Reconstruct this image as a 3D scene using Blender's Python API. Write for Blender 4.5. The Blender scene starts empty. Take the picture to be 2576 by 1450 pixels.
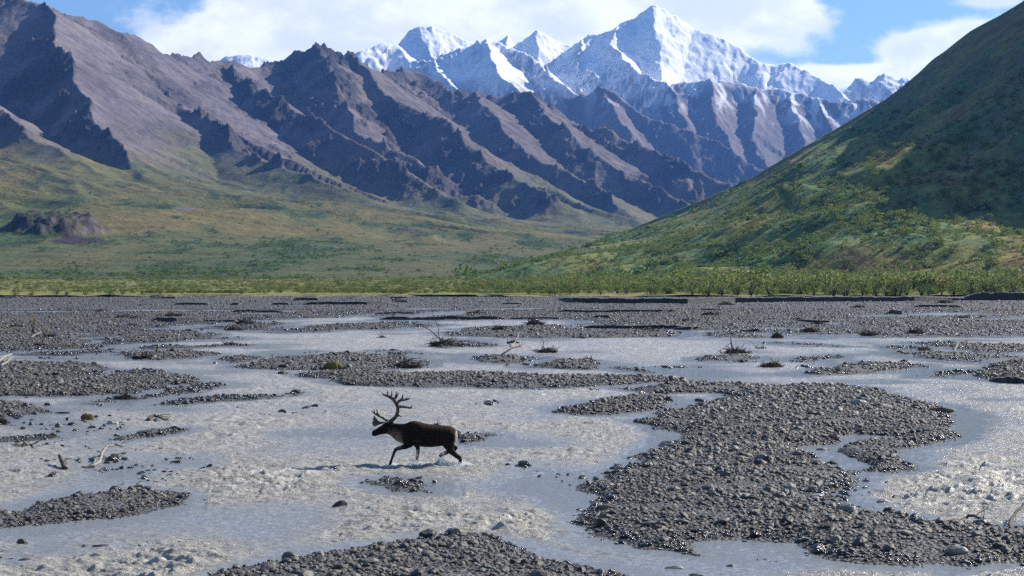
import bpy, bmesh, math, random
import numpy as np
from mathutils import Vector, Matrix
S = bpy.context.scene
COL = S.collection
R = math.radians
# ------------------------------------------------------------------ camera
# PX coordinates below: the photograph at 2576 x 1450; focal length 4807 of those pixels, horizon at row 680
F, HZ, CXP, CAMZ = 4807.0, 680.0, 1288.0, 5.4
cd = bpy.data.cameras.new('camera'); cam = bpy.data.objects.new('camera', cd); COL.objects.link(cam)
cam.location = (0, 0, CAMZ); cam.rotation_euler = (R(90), 0, 0)
cd.sensor_width = 36.0; cd.lens = 36.0 * F / 2576.0
cd.shift_y = (HZ - 725.0) / 2576.0
cd.clip_start = 0.5; cd.clip_end = 60000.0
S.camera = cam
S.cycles.use_denoising = False; S.cycles.sample_clamp_indirect = 1.5; S.cycles.caustics_reflective = False; S.cycles.caustics_refractive = False
# ------------------------------------------------------------------ sky and sun
SUN_AZ, SUN_EL = R(58.0), R(33.0)          # azimuth to the right of the view direction
sd = Vector((math.sin(SUN_AZ) * math.cos(SUN_EL), math.cos(SUN_AZ) * math.cos(SUN_EL), math.sin(SUN_EL)))
sl = bpy.data.lights.new('sun', 'SUN'); sl.energy = 5.0; sl.angle = R(0.5); sl.color = (1.0, 0.93, 0.82)
so = bpy.data.objects.new('sun', sl); COL.objects.link(so)
so.rotation_euler = sd.to_track_quat('Z', 'Y').to_euler()
S.view_settings.view_transform = 'Standard'; S.view_settings.look = 'None'
S.view_settings.exposure = 0.80; S.view_settings.gamma = 1.0; S.view_settings.use_curve_mapping = False

def N(nt, typ, **kw):
    n = nt.nodes.new(typ)
    for k, v in kw.items():
        if k.startswith('i_'):
            key = k[2:]
            key = int(key) if key.isdigit() else key.replace('_', ' ')
            n.inputs[key].default_value = v
        else:
            setattr(n, k, v)
    return n
def mth(nt, op, a, b=None, c=None, clamp=False):
    n = nt.nodes.new('ShaderNodeMath'); n.operation = op; n.use_clamp = clamp
    for i, v in enumerate((a, b, c)):
        if v is None: continue
        if isinstance(v, (int, float)): n.inputs[i].default_value = v
        else: nt.links.new(v, n.inputs[i])
    return n.outputs[0]
def mixc(nt, f, a, b, blend='MIX'):
    n = nt.nodes.new('ShaderNodeMix'); n.data_type = 'RGBA'; n.blend_type = blend
    for i, v in ((0, f), (6, a), (7, b)):
        if isinstance(v, (int, float)): n.inputs[i].default_value = v
        elif isinstance(v, tuple): n.inputs[i].default_value = (*v, 1.0)[:4]
        else: nt.links.new(v, n.inputs[i])
    return n.outputs[2]
def sstep(nt, v, lo, hi, a=0.0, b=1.0):
    n = nt.nodes.new('ShaderNodeMapRange'); n.interpolation_type = 'SMOOTHSTEP'
    nt.links.new(v, n.inputs[0])
    for i, q in ((1, lo), (2, hi), (3, a), (4, b)): n.inputs[i].default_value = q
    return n.outputs[0]
def noise(nt, vec, scale, detail=4.0, rough=0.55, dist=0.0, out=0):
    n = N(nt, 'ShaderNodeTexNoise', i_Scale=scale, i_Detail=detail, i_Roughness=rough, i_Distortion=dist)
    if vec is not None: nt.links.new(vec, n.inputs['Vector'])
    return n.outputs[out]

w = bpy.data.worlds.new('World'); S.world = w; w.use_nodes = True
nt = w.node_tree; nt.nodes.clear()
wo = nt.nodes.new('ShaderNodeOutputWorld'); bg = nt.nodes.new('ShaderNodeBackground')
sky = N(nt, 'ShaderNodeTexSky', sky_type='NISHITA', sun_disc=False, sun_elevation=SUN_EL, sun_rotation=SUN_AZ,
        altitude=900.0, air_density=1.0, dust_density=0.5, ozone_density=2.0)
SKYK = 0.056
skyc = N(nt, 'ShaderNodeVectorMath', operation='SCALE'); nt.links.new(sky.outputs[0], skyc.inputs[0]); skyc.inputs['Scale'].default_value = SKYK
tc = nt.nodes.new('ShaderNodeTexCoord'); sx = nt.nodes.new('ShaderNodeSeparateXYZ'); nt.links.new(tc.outputs['Generated'], sx.inputs[0])
yy = mth(nt, 'MAXIMUM', sx.outputs[1], 0.15)
az = mth(nt, 'DIVIDE', sx.outputs[0], yy); el = mth(nt, 'DIVIDE', sx.outputs[2], yy)   # tangents of azimuth and height
cv = nt.nodes.new('ShaderNodeCombineXYZ'); nt.links.new(az, cv.inputs[0]); nt.links.new(el, cv.inputs[1])
def ang(px, py): return (px - CXP) / F, (HZ - py) / F
fld = None
for px, py, rx, ry, wt in CLOUDS if 'CLOUDS' in globals() else [
        (1150, 30, 560, 130, 1.2), (1480, 40, 420, 120, 0.9), (1790, 15, 240, 66, 1.1), (760, 90, 250, 70, 0.9), (530, 130, 140, 42, 0.9), (430, 112, 60, 22, 0.3),
        (760, 0, 120, 60, 0.6), (2340, 130, 130, 52, 0.85), (2140, 192, 230, 26, 1.2), (2460, 85, 110, 45, 0.6), (2490, 5, 110, 16, 0.3), (2030, 130, 70, 26, 0.25), (1330, 110, 200, 60, 0.45)]:
    a0, e0 = ang(px, py)
    u = mth(nt, 'MULTIPLY', mth(nt, 'SUBTRACT', az, a0), F / rx); v = mth(nt, 'MULTIPLY', mth(nt, 'SUBTRACT', el, e0), F / ry)
    r2 = mth(nt, 'ADD', mth(nt, 'MULTIPLY', u, u), mth(nt, 'MULTIPLY', v, v))
    g = mth(nt, 'MULTIPLY', mth(nt, 'EXPONENT', mth(nt, 'MULTIPLY', r2, -1.0)), wt)
    fld = g if fld is None else mth(nt, 'ADD', fld, g)
mp = N(nt, 'ShaderNodeMapping'); mp.inputs['Scale'].default_value = (1.0, 1.6, 1.0); nt.links.new(cv.outputs[0], mp.inputs[0])
n1 = noise(nt, mp.outputs[0], 14.0, 8.0, 0.58); n2 = noise(nt, mp.outputs[0], 34.0, 6.0, 0.6)
# scattered clouds over the rest of the sky
n3 = noise(nt, tc.outputs['Generated'], 2.2, 6.0, 0.6)
rest = mth(nt, 'MULTIPLY', sstep(nt, el, 0.25, 0.5), sstep(nt, n3, 0.58, 0.8, 0.0, 0.8))
fld = mth(nt, 'ADD', fld, rest)
dens = mth(nt, 'ADD', fld, mth(nt, 'ADD', mth(nt, 'MULTIPLY', mth(nt, 'SUBTRACT', n1, 0.5), 1.5), mth(nt, 'MULTIPLY', mth(nt, 'SUBTRACT', n2, 0.5), 0.4)))
alpha = sstep(nt, dens, 0.17, 0.46)
shade = sstep(nt, mth(nt, 'ADD', n1, mth(nt, 'MULTIPLY', n2, 0.3)), 0.5, 0.78)
ccol = mixc(nt, shade, (0.86, 0.86, 0.86), (0.62, 0.65, 0.69))
skyt = mixc(nt, 1.0, skyc.outputs[0], (1.02, 1.24, 1.42), 'MULTIPLY')
nt.links.new(mixc(nt, alpha, skyt, ccol), bg.inputs['Color']); bg.inputs['Strength'].default_value = 1.0
nt.links.new(bg.outputs[0], wo.inputs['Surface'])

# ------------------------------------------------------------------ numpy helpers
def gxy(px, py, z=0.0):                     # point of the photograph on the level z
    d = F * (CAMZ - z) / (py - HZ); return ((px - CXP) / F * d, d)
def p3(px, py, d): return ((px - CXP) / F * d, d, CAMZ + (HZ - py) * d / F)
_rs = np.random.RandomState(7); _ga = _rs.rand(4096).astype(np.float32) * 2 * np.pi
_gc, _gs = np.cos(_ga).astype(np.float32), np.sin(_ga).astype(np.float32)
def perlin(x, y, seed=0):
    x = np.asarray(x, np.float64); y = np.asarray(y, np.float64)
    xi = np.floor(x).astype(np.int64); yi = np.floor(y).astype(np.int64)
    fx = (x - xi).astype(np.float32); fy = (y - yi).astype(np.float32)
    def g(ix, iy, dx, dy):
        h = (ix * 374761393 + iy * 668265263 + seed * 1442695041) & 0x7fffffff
        h = ((h ^ (h >> 13)) * 1274126177) & 0x7fffffff
        h = (h ^ (h >> 16)) & 4095
        return _gc[h] * dx + _gs[h] * dy
    u = fx * fx * fx * (fx * (fx * 6 - 15) + 10); v = fy * fy * fy * (fy * (fy * 6 - 15) + 10)
    a = g(xi, yi, fx, fy); b = g(xi + 1, yi, fx - 1, fy); c = g(xi, yi + 1, fx, fy - 1); d = g(xi + 1, yi + 1, fx - 1, fy - 1)
    return ((a + (b - a) * u) * (1 - v) + (c + (d - c) * u) * v) * 1.5
def fbm(x, y, o=4, gain=0.5, seed=0):
    s = 0; a = 1.0; t = 0
    for i in range(o):
        s = s + a * perlin(x * 2 ** i, y * 2 ** i, seed + i * 17); t += a; a *= gain
    return s / t
def ridged(x, y, o=4, gain=0.5, seed=0):    # 0..1, crests at 1
    s = 0; a = 1.0; t = 0
    for i in range(o):
        n = 1 - np.abs(perlin(x * 2 ** i, y * 2 ** i, seed + i * 31)); s = s + a * n * n; t += a; a *= gain
    return s / t
def sm(x, a, b):
    t = np.clip((x - a) / (b - a), 0, 1); return t * t * (3 - 2 * t)
def lerp(a, b, t): return a + (b - a) * t
def grid_mesh(name, X, Y, Z, mat, kind='structure', attrs=None, smooth=True, keep=None):
    nr, nc = X.shape
    co = np.stack([X, Y, Z], -1).reshape(-1, 3).astype(np.float32)
    i = np.arange(nr * nc).reshape(nr, nc)
    q = np.stack([i[:-1, :-1], i[:-1, 1:], i[1:, 1:], i[1:, :-1]], -1).reshape(-1, 4)
    if keep is not None: q = q[keep[:-1, :-1].reshape(-1)]
    me = bpy.data.meshes.new(name)
    me.vertices.add(len(co)); me.vertices.foreach_set('co', co.ravel())
    me.loops.add(q.size); me.loops.foreach_set('vertex_index', q.ravel().astype(np.int32))
    me.polygons.add(len(q)); me.polygons.foreach_set('loop_start', np.arange(0, q.size, 4, dtype=np.int32))
    me.polygons.foreach_set('use_smooth', np.full(len(q), smooth))
    me.update()
    for k, v in (attrs or {}).items():
        if v.ndim == 3:
            a = me.attributes.new(k, 'FLOAT_COLOR', 'POINT')
            c4 = np.ones((nr * nc, 4), np.float32); c4[:, :3] = v.reshape(-1, 3); a.data.foreach_set('color', c4.ravel())
        else:
            a = me.attributes.new(k, 'FLOAT', 'POINT'); a.data.foreach_set('value', v.astype(np.float32).ravel())
    me.materials.append(mat)
    o = bpy.data.objects.new(name, me); COL.objects.link(o)
    if kind: o['kind'] = kind
    return o
def tag(o, label, cat, group=None, kind=None):
    o['label'] = label; o['category'] = cat
    if group: o['group'] = group
    if kind: o['kind'] = kind
    return o
def new_mat(name):
    m = bpy.data.materials.new(name); m.use_nodes = True; nt = m.node_tree
    b = nt.nodes['Principled BSDF']; return m, nt, b
def colmat(name, amp=0.35, scale=0.05, rough=0.95, bump=0.0, bscale=0.1, bdist=1.0, spec=0.2):
    """colour attribute 'col', broken up by fine noise in world space, with bump"""
    m, nt, b = new_mat(name)
    at = N(nt, 'ShaderNodeAttribute', attribute_name='col'); geo = nt.nodes.new('ShaderNodeNewGeometry')
    n = noise(nt, geo.outputs['Position'], scale, 6.0, 0.65)
    k = sstep(nt, n, 0.25, 0.75, 1 - amp, 1 + amp)
    vm = N(nt, 'ShaderNodeVectorMath', operation='SCALE'); nt.links.new(at.outputs['Color'], vm.inputs[0]); nt.links.new(k, vm.inputs['Scale'])
    nt.links.new(vm.outputs[0], b.inputs['Base Color']); b.inputs['Roughness'].default_value = rough; b.inputs['Specular IOR Level'].default_value = spec
    if bump:
        bn = noise(nt, geo.outputs['Position'], bscale, 8.0, 0.65)
        bp = N(nt, 'ShaderNodeBump', i_Strength=bump, i_Distance=bdist); nt.links.new(bn, bp.inputs['Height']); nt.links.new(bp.outputs[0], b.inputs['Normal'])
    return m
# ------------------------------------------------------------------ mountains: ridge lines in real space, slopes falling off them
RES = 0.85
class Land:
    def __init__(s, X, Y, warp=0.6):
        s.WX = (X + (fbm(X / 260, Y / 260, 4, 0.55, 901) * 60) * warp).astype(np.float32); s.WY = (Y + (fbm(X / 260, Y / 260, 4, 0.55, 907) * 60) * warp).astype(np.float32)
        s.X = X; s.Y = Y; s.h = np.full(X.shape, -1e9, np.float32); s.rock = np.zeros(X.shape, np.float32)
    def ridge(s, pts, left, right, zb=0.0, rib=0.12, lam=90.0, rl=1.0, rr=0.0, rlen=1e9, seed=1, jag=0.0, reach=1.25, brow=None, s1=0.8):
        """pts (px, py, depth); left/right: slope on either side of the line as seen walking along it; rl/rr rockiness of the sides"""
        P = np.array([p3(*p) for p in pts], np.float64)
        seg = np.hypot(np.diff(P[:, 0]), np.diff(P[:, 1])); arc = np.r_[0, np.cumsum(seg)]
        best = np.full(s.X.shape, 1e9, np.float32); zz = np.zeros(s.X.shape, np.float32); aa = np.zeros(s.X.shape, np.float32); sd_ = np.zeros(s.X.shape, np.float32)
        X = s.WX; Y = s.WY
        for i in range(len(P) - 1):
            ax, ay, az_ = P[i]; bx, by, bz = P[i + 1]; dx, dy = bx - ax, by - ay; L2 = dx * dx + dy * dy
            t = np.clip(((X - ax) * dx + (Y - ay) * dy) / L2, 0, 1)
            ex = X - (ax + t * dx); ey = Y - (ay + t * dy); dd = np.sqrt(ex * ex + ey * ey)
            m = dd < best
            best[m] = dd[m]; zz[m] = (az_ + t * (bz - az_))[m]; aa[m] = (arc[i] + t * seg[i])[m]
            sd_[m] = ((dx * ey - dy * ex) / math.sqrt(L2))[m]
        side = np.clip(sd_ / (best + 1.0), -1, 1) * 0.5 + 0.5                     # 1 = left
        side = side * side * (3 - 2 * side)
        slope = right + (left - right) * side
        rk = rr + (rl - rr) * side
        H = np.maximum(zz - zb, 0.4 * zz + 5) * reach
        wq = fbm(X / (lam * 3.2), Y / (lam * 3.2), 3, 0.55, seed + 9)
        ribn = (ridged(aa / (lam * 1.9) + wq * 1.3, best / (lam * 5.0) + wq, 4, 0.55, seed) - 0.55) * (0.75 + 1.1 * wq)
        jn = fbm(aa / 60.0, aa * 0 + seed, 4, 0.55, seed + 5) * jag * 0.5
        drop = H * (1 - np.exp(-slope * best / H)) + 0.13 * best
        if brow:
            ba = np.interp(aa, arc, brow) * (1 + 0.35 * fbm(X / 120, Y / 120, 3, 0.5, seed + 3)); H2 = np.maximum(zz - s1 * ba, 8) * reach; b2 = np.maximum(best - ba, 0)
            drop = s1 * np.minimum(best, ba) + H2 * (1 - np.exp(-slope * b2 / H2)) + 0.03 * b2
        amp = rib * (0.35 + 0.65 * rk) * np.minimum(best, lam * 1.6) * np.exp(-np.maximum(best - lam * 2.5, 0) / (lam * 4))
        h = zz - drop + ribn * amp * 1.1 + jn * np.exp(-best / 40.0)
        rk = rk * sm(-(best - rlen), -0.25 * rlen, 0.25 * rlen) if rlen < 1e8 else rk
        m = h > s.h
        s.rock = np.where(m, rk, s.rock); s.h = np.maximum(h, s.h)
def polar(px0, px1, npx, d0, d1, nd, power=1.0):
    px = np.linspace(px0, px1, npx); d = d0 + (d1 - d0) * np.linspace(0, 1, nd) ** power
    PX, D = np.meshgrid(px, d); return PX, (PX - CXP) / F * D, D
def srgb(r, g, b): return np.array([((c / 255.0) / 12.92 if c <= 10 else ((c / 255.0 + 0.055) / 1.055) ** 2.4) for c in (r, g, b)], np.float32)
def mixv(a, b, t): return a + (b - a) * t[..., None]
def normal_z(X, Y, Z):                      # slope (tangent) from finite differences on the grid
    P = np.stack([X, Y, Z], -1); n = np.cross(np.gradient(P, axis=1), np.gradient(P, axis=0))
    n /= np.linalg.norm(n, axis=-1, keepdims=True) + 1e-9
    return n * np.sign(n[..., 2:3])

# colours (reflectance)
SCREE = np.array([0.1518, 0.1323, 0.1404]); SCREE2 = np.array([0.1150, 0.0980, 0.1134]); ROCK = np.array([0.0442, 0.0382, 0.0400]); ROCKT = np.array([0.1472, 0.1127, 0.0864])
OLIVE = np.array([0.105, 0.105, 0.036]); OCHRE = np.array([0.145, 0.12, 0.045]); GREEN = np.array([0.042, 0.075, 0.032]); DGREEN = np.array([0.018, 0.038, 0.022]); RUST = np.array([0.12, 0.06, 0.028])
SNOW = np.array([0.86, 0.88, 0.90])

# ---- the left mountain, the brown range and the green apron at their feet
PX, X, D = polar(-420, 2350, int(930 * RES), 640, 7600, int(1150 * RES), 1.15)
L = Land(X, D)
L.ridge([(-420, -90, 4600), (-150, -30, 4500), (0, -12, 4450), (60, -10, 4400), (110, 14, 4380), (150, 36, 4430), (200, 41, 4500), (250, 53, 4560), (300, 83, 4620), (345, 98, 4680), (372, 110, 4720), (400, 134, 4760),
         (470, 141, 4900), (510, 147, 5000), (560, 159, 5100), (640, 169, 5200), (700, 171, 5300)], 0.8, 0.62, 140, rib=0.16, lam=110, rl=0.6, rr=0.35, seed=3, jag=16)
L.ridge([(-430, 10, 4150), (-300, 60, 4000), (-150, 170, 3800), (-60, 240, 3650), (0, 292, 3500), (60, 345, 3330), (150, 415, 3120), (260, 492, 2900)], 0.5, 0.75, 60, rib=0.10, lam=80, rl=0.05, rr=0.6, seed=5)
L.ridge([(112, 16, 4370), (137, 70, 4200), (141, 100, 4110), (166, 146, 3990), (194, 208, 3840), (222, 260, 3700), (243, 312, 3590), (274, 347, 3500), (302, 382, 3420), (332, 455, 3280), (370, 505, 3150)], 0.50, 0.88, 95, rib=0.22, lam=75, rl=0.02, rr=1.0, seed=8, jag=8)
L.ridge([(291, 128, 4690), (347, 192, 4500), (416, 232, 4350), (478, 279, 4200), (541, 334, 4020), (590, 376, 3900), (660, 414, 3760), (760, 450, 3620), (880, 500, 3480)], 0.85, 0.48, 90, rib=0.10, lam=90, rl=0.95, rr=0.06, seed=11, jag=9)
L.ridge([(541, 162, 5060), (590, 190, 4950), (642, 216, 4830), (690, 244, 4720), (746, 279, 4600), (824, 318, 4450), (893, 356, 4320), (985, 410, 4180), (1060, 465, 4050), (1150, 520, 3900)], 0.50, 0.76, 110, rib=0.20, lam=80, rl=0.15, rr=1.0, seed=14, jag=8)
L.ridge([(655, 172, 5250), (720, 150, 5300), (745, 132, 5300), (798, 112, 5300), (850, 128, 5350), (866, 150, 5350), (884, 138, 5400), (905, 160, 5450), (960, 190, 5500), (998, 186, 5900), (1032, 179, 6000), (1080, 198, 6000), (1136, 230, 5900), (1188, 225, 5950),
         (1258, 239, 5950), (1296, 238, 5950), (1337, 240, 5950), (1379, 274, 5850), (1407, 291, 5800), (1483, 333, 5700), (1552, 351, 5650), (1635, 384, 5550), (1700, 415, 5450), (1780, 440, 5350), (1845, 466, 5250), (1950, 520, 5000)], 0.55, 0.74, 150, rib=0.24, lam=95, rl=0.8, rr=0.95, seed=17, jag=22)
L.ridge([(884, 140, 5390), (930, 200, 5200), (960, 235, 5080), (1010, 262, 4960), (1060, 285, 4870), (1088, 298, 4820), (1136, 330, 4700), (1188, 375, 4560), (1240, 416, 4440), (1310, 458, 4310), (1400, 510, 4150)], 0.50, 0.70, 130, rib=0.25, lam=70, rl=0.25, rr=1.0, seed=21, jag=14)
L.ridge([(800, 118, 5280), (830, 200, 5000), (850, 250, 4850), (905, 330, 4600), (960, 375, 4480), (1040, 400, 4400), (1090, 440, 4300)], 0.62, 0.72, 150, rib=0.24, lam=70, rl=0.9, rr=1.0, seed=24, jag=12)
L.ridge([(1188, 228, 5900), (1225, 270, 5600), (1265, 319, 5350), (1310, 374, 5120), (1344, 393, 5050), (1414, 428, 4920), (1483, 472, 4780), (1560, 530, 4600)], 0.46, 0.70, 140, rib=0.24, lam=70, rl=0.25, rr=1.0, seed=27, jag=14)
L.ridge([(1337, 242, 5900), (1390, 300, 5600), (1455, 347, 5400), (1473, 375, 5330), (1552, 424, 5180), (1635, 466, 5050), (1720, 520, 4880)], 0.46, 0.70, 150, rib=0.22, lam=70, rl=0.3, rr=1.0, seed=30, jag=10)
L.ridge([(1195, 452, 4500), (1260, 458, 4450), (1330, 470, 4400), (1400, 482, 4350), (1480, 530, 4200), (1580, 572, 4050)], 0.40, 0.55, 110, rib=0.14, lam=80, rl=0.0, rr=0.35, seed=33)
h = L.h; rock = L.rock
# apron: a long concave fan rising to the left of the valley axis
ax0, ax1 = np.array([20.0, 1200.0]), np.array([640.0, 9000.0]); axd = (ax1 - ax0) / np.linalg.norm(ax1 - ax0)
u = -((X - ax0[0]) * axd[1] - (D - ax0[1]) * axd[0]); v = (X - ax0[0]) * axd[0] + (D - ax0[1]) * axd[1]
zax = np.maximum(v, 0) * 0.020
up = np.maximum(u + 100, 0)
apron = zax + (0.085 * up + 3.5e-5 * up ** 2) * sm(D, 800, 2500)
apron += fbm(X / 420, D / 700, 4, 0.5, 71) * 16 * sm(D, 1200, 2600) * sm(up, 50, 600)
lf = sm(apron, 5, 60)
apron += (ridged(v / 300 - u / 600 + fbm(X / 300, D / 500, 2, 0.5, 75), u / 900, 3, 0.5, 73) - 0.5) * (13 + 24 * sm(D, 1500, 2600)) * lf
# rocky knoll on the fan, far left
kx, kd = p3(150, 585, 1640)[:2]
kr = np.hypot((X - kx) / 38.0, (D - kd) / 60.0) + fbm(X / 22, D / 22, 3, 0.55, 77) * 0.22; knoll = sm(1.25 - kr, 0, 0.6) * (13 + 6 * fbm(X / 9, D / 9, 3, 0.5, 79))
apron += knoll
k = 50.0
dlt = h - apron; hh = np.where(dlt > 0, h, apron) + k * np.exp(-np.abs(dlt) / k) * 0.5
rock = rock * sm(dlt, 0, 80); kn_rock = sm(knoll, 2, 7)
# crags and scree texture
cr = ridged(X / 150 + 3, D / 190, 5, 0.58, 41)
out = sm(fbm(X / 230, D / 230, 4, 0.55, 47) + (cr - 0.5) * 0.8, -0.06, 0.22)
rocky = np.clip(rock * (0.14 + 1.0 * out), 0, 1)
hh = hh + rocky * ((cr - 0.5) * 44 + (ridged(X / 42, D / 55, 4, 0.6, 51) - 0.5) * 24) + rock * fbm(X / 210, D / 240, 3, 0.5, 53) * 30
hh = hh + (1 - rocky) * sm(dlt, 0, 60) * (ridged(u / 50 + v / 160, v / 420, 3, 0.5, 57) - 0.5) * 5.0
strata = np.sin(hh / 11.0 + fbm(X / 300, D / 300, 2, 0.5, 60) * 5) * rocky * 2.6
hh = np.where(D < 900, hh * sm(D, 640, 900), hh) + strata
nz = normal_z(X, D, hh)
steep = np.sqrt(np.maximum(1 / nz[..., 2] ** 2 - 1, 0))
base = mixv(SCREE[None, None], SCREE2[None, None], sm(fbm(X / 500, D / 500, 3, 0.5, 81), -0.25, 0.3))
base = mixv(base, np.array([0.115, 0.092, 0.086])[None, None], sm(PX + fbm(X / 300, D / 300, 3, 0.5, 83) * 350, 700, 1000) * 0.8)
rk = mixv(ROCK[None, None], ROCKT[None, None], sm(fbm(X / 220, D / 180, 4, 0.55, 85), 0.08, 0.42) * 0.75)
band = np.sin(hh / 34.0 + fbm(X / 260, D / 260, 4, 0.55, 87) * 7 + X / 400)
base = base * (1 + 0.16 * band * sm(hh, 150, 260))[..., None]; base = mixv(base, np.array([0.185, 0.15, 0.122])[None, None], sm(fbm(X / 150, D / 210, 4, 0.6, 89), 0.10, 0.35) * 0.6)
rk = rk * (1 + 0.3 * band)[..., None]
colr = mixv(base, rk, np.clip(rocky * 0.85 + sm(steep, 0.85, 1.3) * 0.5, 0, 1))
# greenery climbing from the valley
tal = np.exp(-(((X - kx - 34) / 24.0) ** 2 + ((D - kd + 78) / 42.0) ** 2) * 1.2) * sm(D, 1000, 1300) + 0
KNC = np.array([0.040, 0.034, 0.038])
vh = hh + fbm(X / 170, D / 620, 5, 0.55, 91) * 120 - sm(PX, 900, 1500) * 10
veg = (1 - sm(vh, 180, 310)) * (1 - sm(steep, 0.62, 1.0)) * (1 - rocky * 0.75)
scr = ridged(u / 330 + 1.7, v / 1500, 2, 0.5, 95)               # gravelly runs down the fan
gn = fbm(X / 130, D / 420, 5, 0.6, 97); g2 = fbm(X / 38, D / 120, 4, 0.6, 99)
vc = mixv(OLIVE[None, None], OCHRE[None, None], sm(gn, 0.0, 0.32))
vc = mixv(vc, GREEN[None, None], sm(-gn + g2 * 0.9, 0.02, 0.30) * (0.35 + 0.65 * (1 - sm(hh, 20, 130))) )
vc = mixv(vc, DGREEN[None, None], sm(g2 + gn * -0.5, 0.20, 0.42) * 0.75)
vc = mixv(vc, GREEN[None, None] * 1.1, (1 - sm(hh, 10, 50)) * 0.45)
vc = mixv(vc, RUST[None, None] * 0.8, sm(fbm(X / 80, D / 200, 3, 0.6, 101), 0.30, 0.5) * (1 - sm(hh, 0, 30)) * 0.5)
colr = mixv(colr, vc, veg)
colr = mixv(colr, SCREE2[None, None] * 1.1, sm(scr, 0.93, 0.99) * veg * sm(hh, 15, 60) * 0.8)
colr = mixv(colr, KNC[None, None], np.maximum(kn_rock * sm(-fbm(X / 14, D / 14, 3, 0.6, 103), -0.35, 0.1), sm(tal + fbm(X / 12, D / 30, 3, 0.6, 105) * 0.3, 0.35, 0.6)))
M_mtn = colmat('mountain_ground', 0.30, 0.035, 0.95, 0.9, 0.05, 9.0)
grid_mesh('mountain_range', X, D, hh, M_mtn, attrs={'col': colr})

APRON = (PX[0], D[:, 0], hh, gn, g2, veg)
# ---- the snow range behind
PX, X, D = polar(380, 2620, int(900 * RES), 7400, 14200, int(800 * RES), 1.0)
L = Land(X, D, 0.75)
Z0 = 100
# bare front ridges
L.ridge([(1330, 300, 8300), (1400, 262, 8300), (1455, 240, 8300), (1509, 221, 8300), (1550, 243, 8250), (1620, 298, 8100), (1707, 326, 8000), (1786, 350, 7900), (1850, 395, 7800), (1915, 436, 7700), (2000, 490, 7600)], 0.65, 0.78, Z0, 0.3, 120, 0.5, 0.8, seed=111, jag=10)
L.ridge([(1509, 222, 8300), (1560, 300, 8000), (1590, 360, 7800), (1660, 420, 7600)], 0.55, 0.78, Z0, 0.25, 110, 0.3, 0.8, seed=112)
L.ridge([(1640, 260, 9400), (1690, 215, 9500), (1760, 204, 9500), (1787, 196, 9500), (1830, 205, 9500), (1900, 222, 9500), (1960, 227, 9500), (2040, 245, 9400), (2110, 262, 9300), (2200, 258, 9300), (2290, 250, 9300), (2420, 250, 9300)], 0.8, 0.75, Z0, 0.4, 150, 0.6, 0.6, seed=115, jag=18)
for i, q in enumerate([[(1690, 216, 9480), (1715, 300, 9000), (1730, 370, 8700)], [(1787, 198, 9480), (1800, 290, 9000), (1840, 390, 8500)], [(1900, 224, 9480), (1905, 300, 9000), (1890, 350, 8750), (1925, 420, 8400)],
                       [(1985, 235, 9450), (2010, 320, 9000), (2040, 400, 8500)], [(2060, 250, 9380), (2100, 340, 8900), (2130, 420, 8500)], [(2180, 258, 9300), (2230, 350, 8900), (2300, 450, 8400)]]):
    L.ridge(q, 0.55, 0.80, Z0, 0.3, 100, 0.2, 0.8, seed=121 + i, jag=10)
# snow peaks
L.ridge([(860, 150, 10600), (887, 135, 10600), (911, 127, 10600), (963, 108, 10700), (997, 116, 10700), (1020, 150, 10600), (1060, 160, 10500), (1100, 150, 10400), (1147, 133, 10400), (1188, 114, 10400), (1223, 96, 10400), (1251, 106, 10400), (1300, 130, 10350), (1360, 175, 10200), (1420, 215, 10000), (1470, 250, 9800)], 0.6, 0.72, Z0, 0.26, 170, 0.5, 0.8, seed=131, jag=24)
L.ridge([(1100, 155, 10400), (1120, 200, 10000), (1160, 232, 9700), (1220, 262, 9400)], 0.6, 0.85, Z0, 0.3, 120, 0.4, 0.9, seed=132, jag=16)
L.ridge([(1223, 100, 10380), (1240, 160, 10000), (1275, 205, 9750), (1320, 240, 9500)], 0.6, 0.85, Z0, 0.3, 120, 0.4, 0.9, seed=133, jag=16)
L.ridge([(940, 150, 12500), (997, 112, 12600), (1032, 79, 12700), (1060, 66, 12700), (1084, 68, 12700), (1119, 80, 12700), (1188, 107, 12700), (1260, 150, 12600)], 0.72, 0.6, Z0, 0.2, 190, 0.3, 0.3, seed=135, jag=10)
L.ridge([(1240, 120, 11600), (1275, 89, 11600), (1290, 108, 11600), (1310, 104, 11600), (1351, 76, 11600), (1379, 90, 11600), (1410, 104, 11600), (1442, 112, 11600), (1466, 100, 11500), (1487, 91, 11500), (1518, 83, 11450), (1546, 75, 11400), (1560, 58, 11350), (1594, 43, 11300), (1620, 28, 11300), (1641, 14, 11300), (1662, 24, 11300),
         (1689, 41, 11300), (1741, 68, 11300), (1793, 89, 11250), (1845, 113, 11200), (1890, 145, 11150), (1915, 160, 11100), (1946, 167, 11100), (1988, 159, 11050), (2015, 176, 11000), (2071, 205, 10900), (2106, 223, 10800), (2135, 255, 10700), (2200, 300, 10500)], 0.85, 0.60, Z0, 0.11, 190, 0.6, 0.2, seed=138, jag=16)
L.ridge([(1560, 60, 11340), (1540, 110, 11000), (1560, 150, 10700), (1600, 180, 10500), (1660, 205, 10300), (1700, 240, 10000)], 0.50, 0.95, Z0, 0.2, 150, 0.05, 1.0, seed=141, jag=18)
L.ridge([(1466, 102, 11480), (1450, 160, 11000), (1470, 180, 10800), (1500, 190, 10600)], 0.7, 0.9, Z0, 0.3, 130, 0.5, 1.0, seed=142, jag=16)
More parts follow.
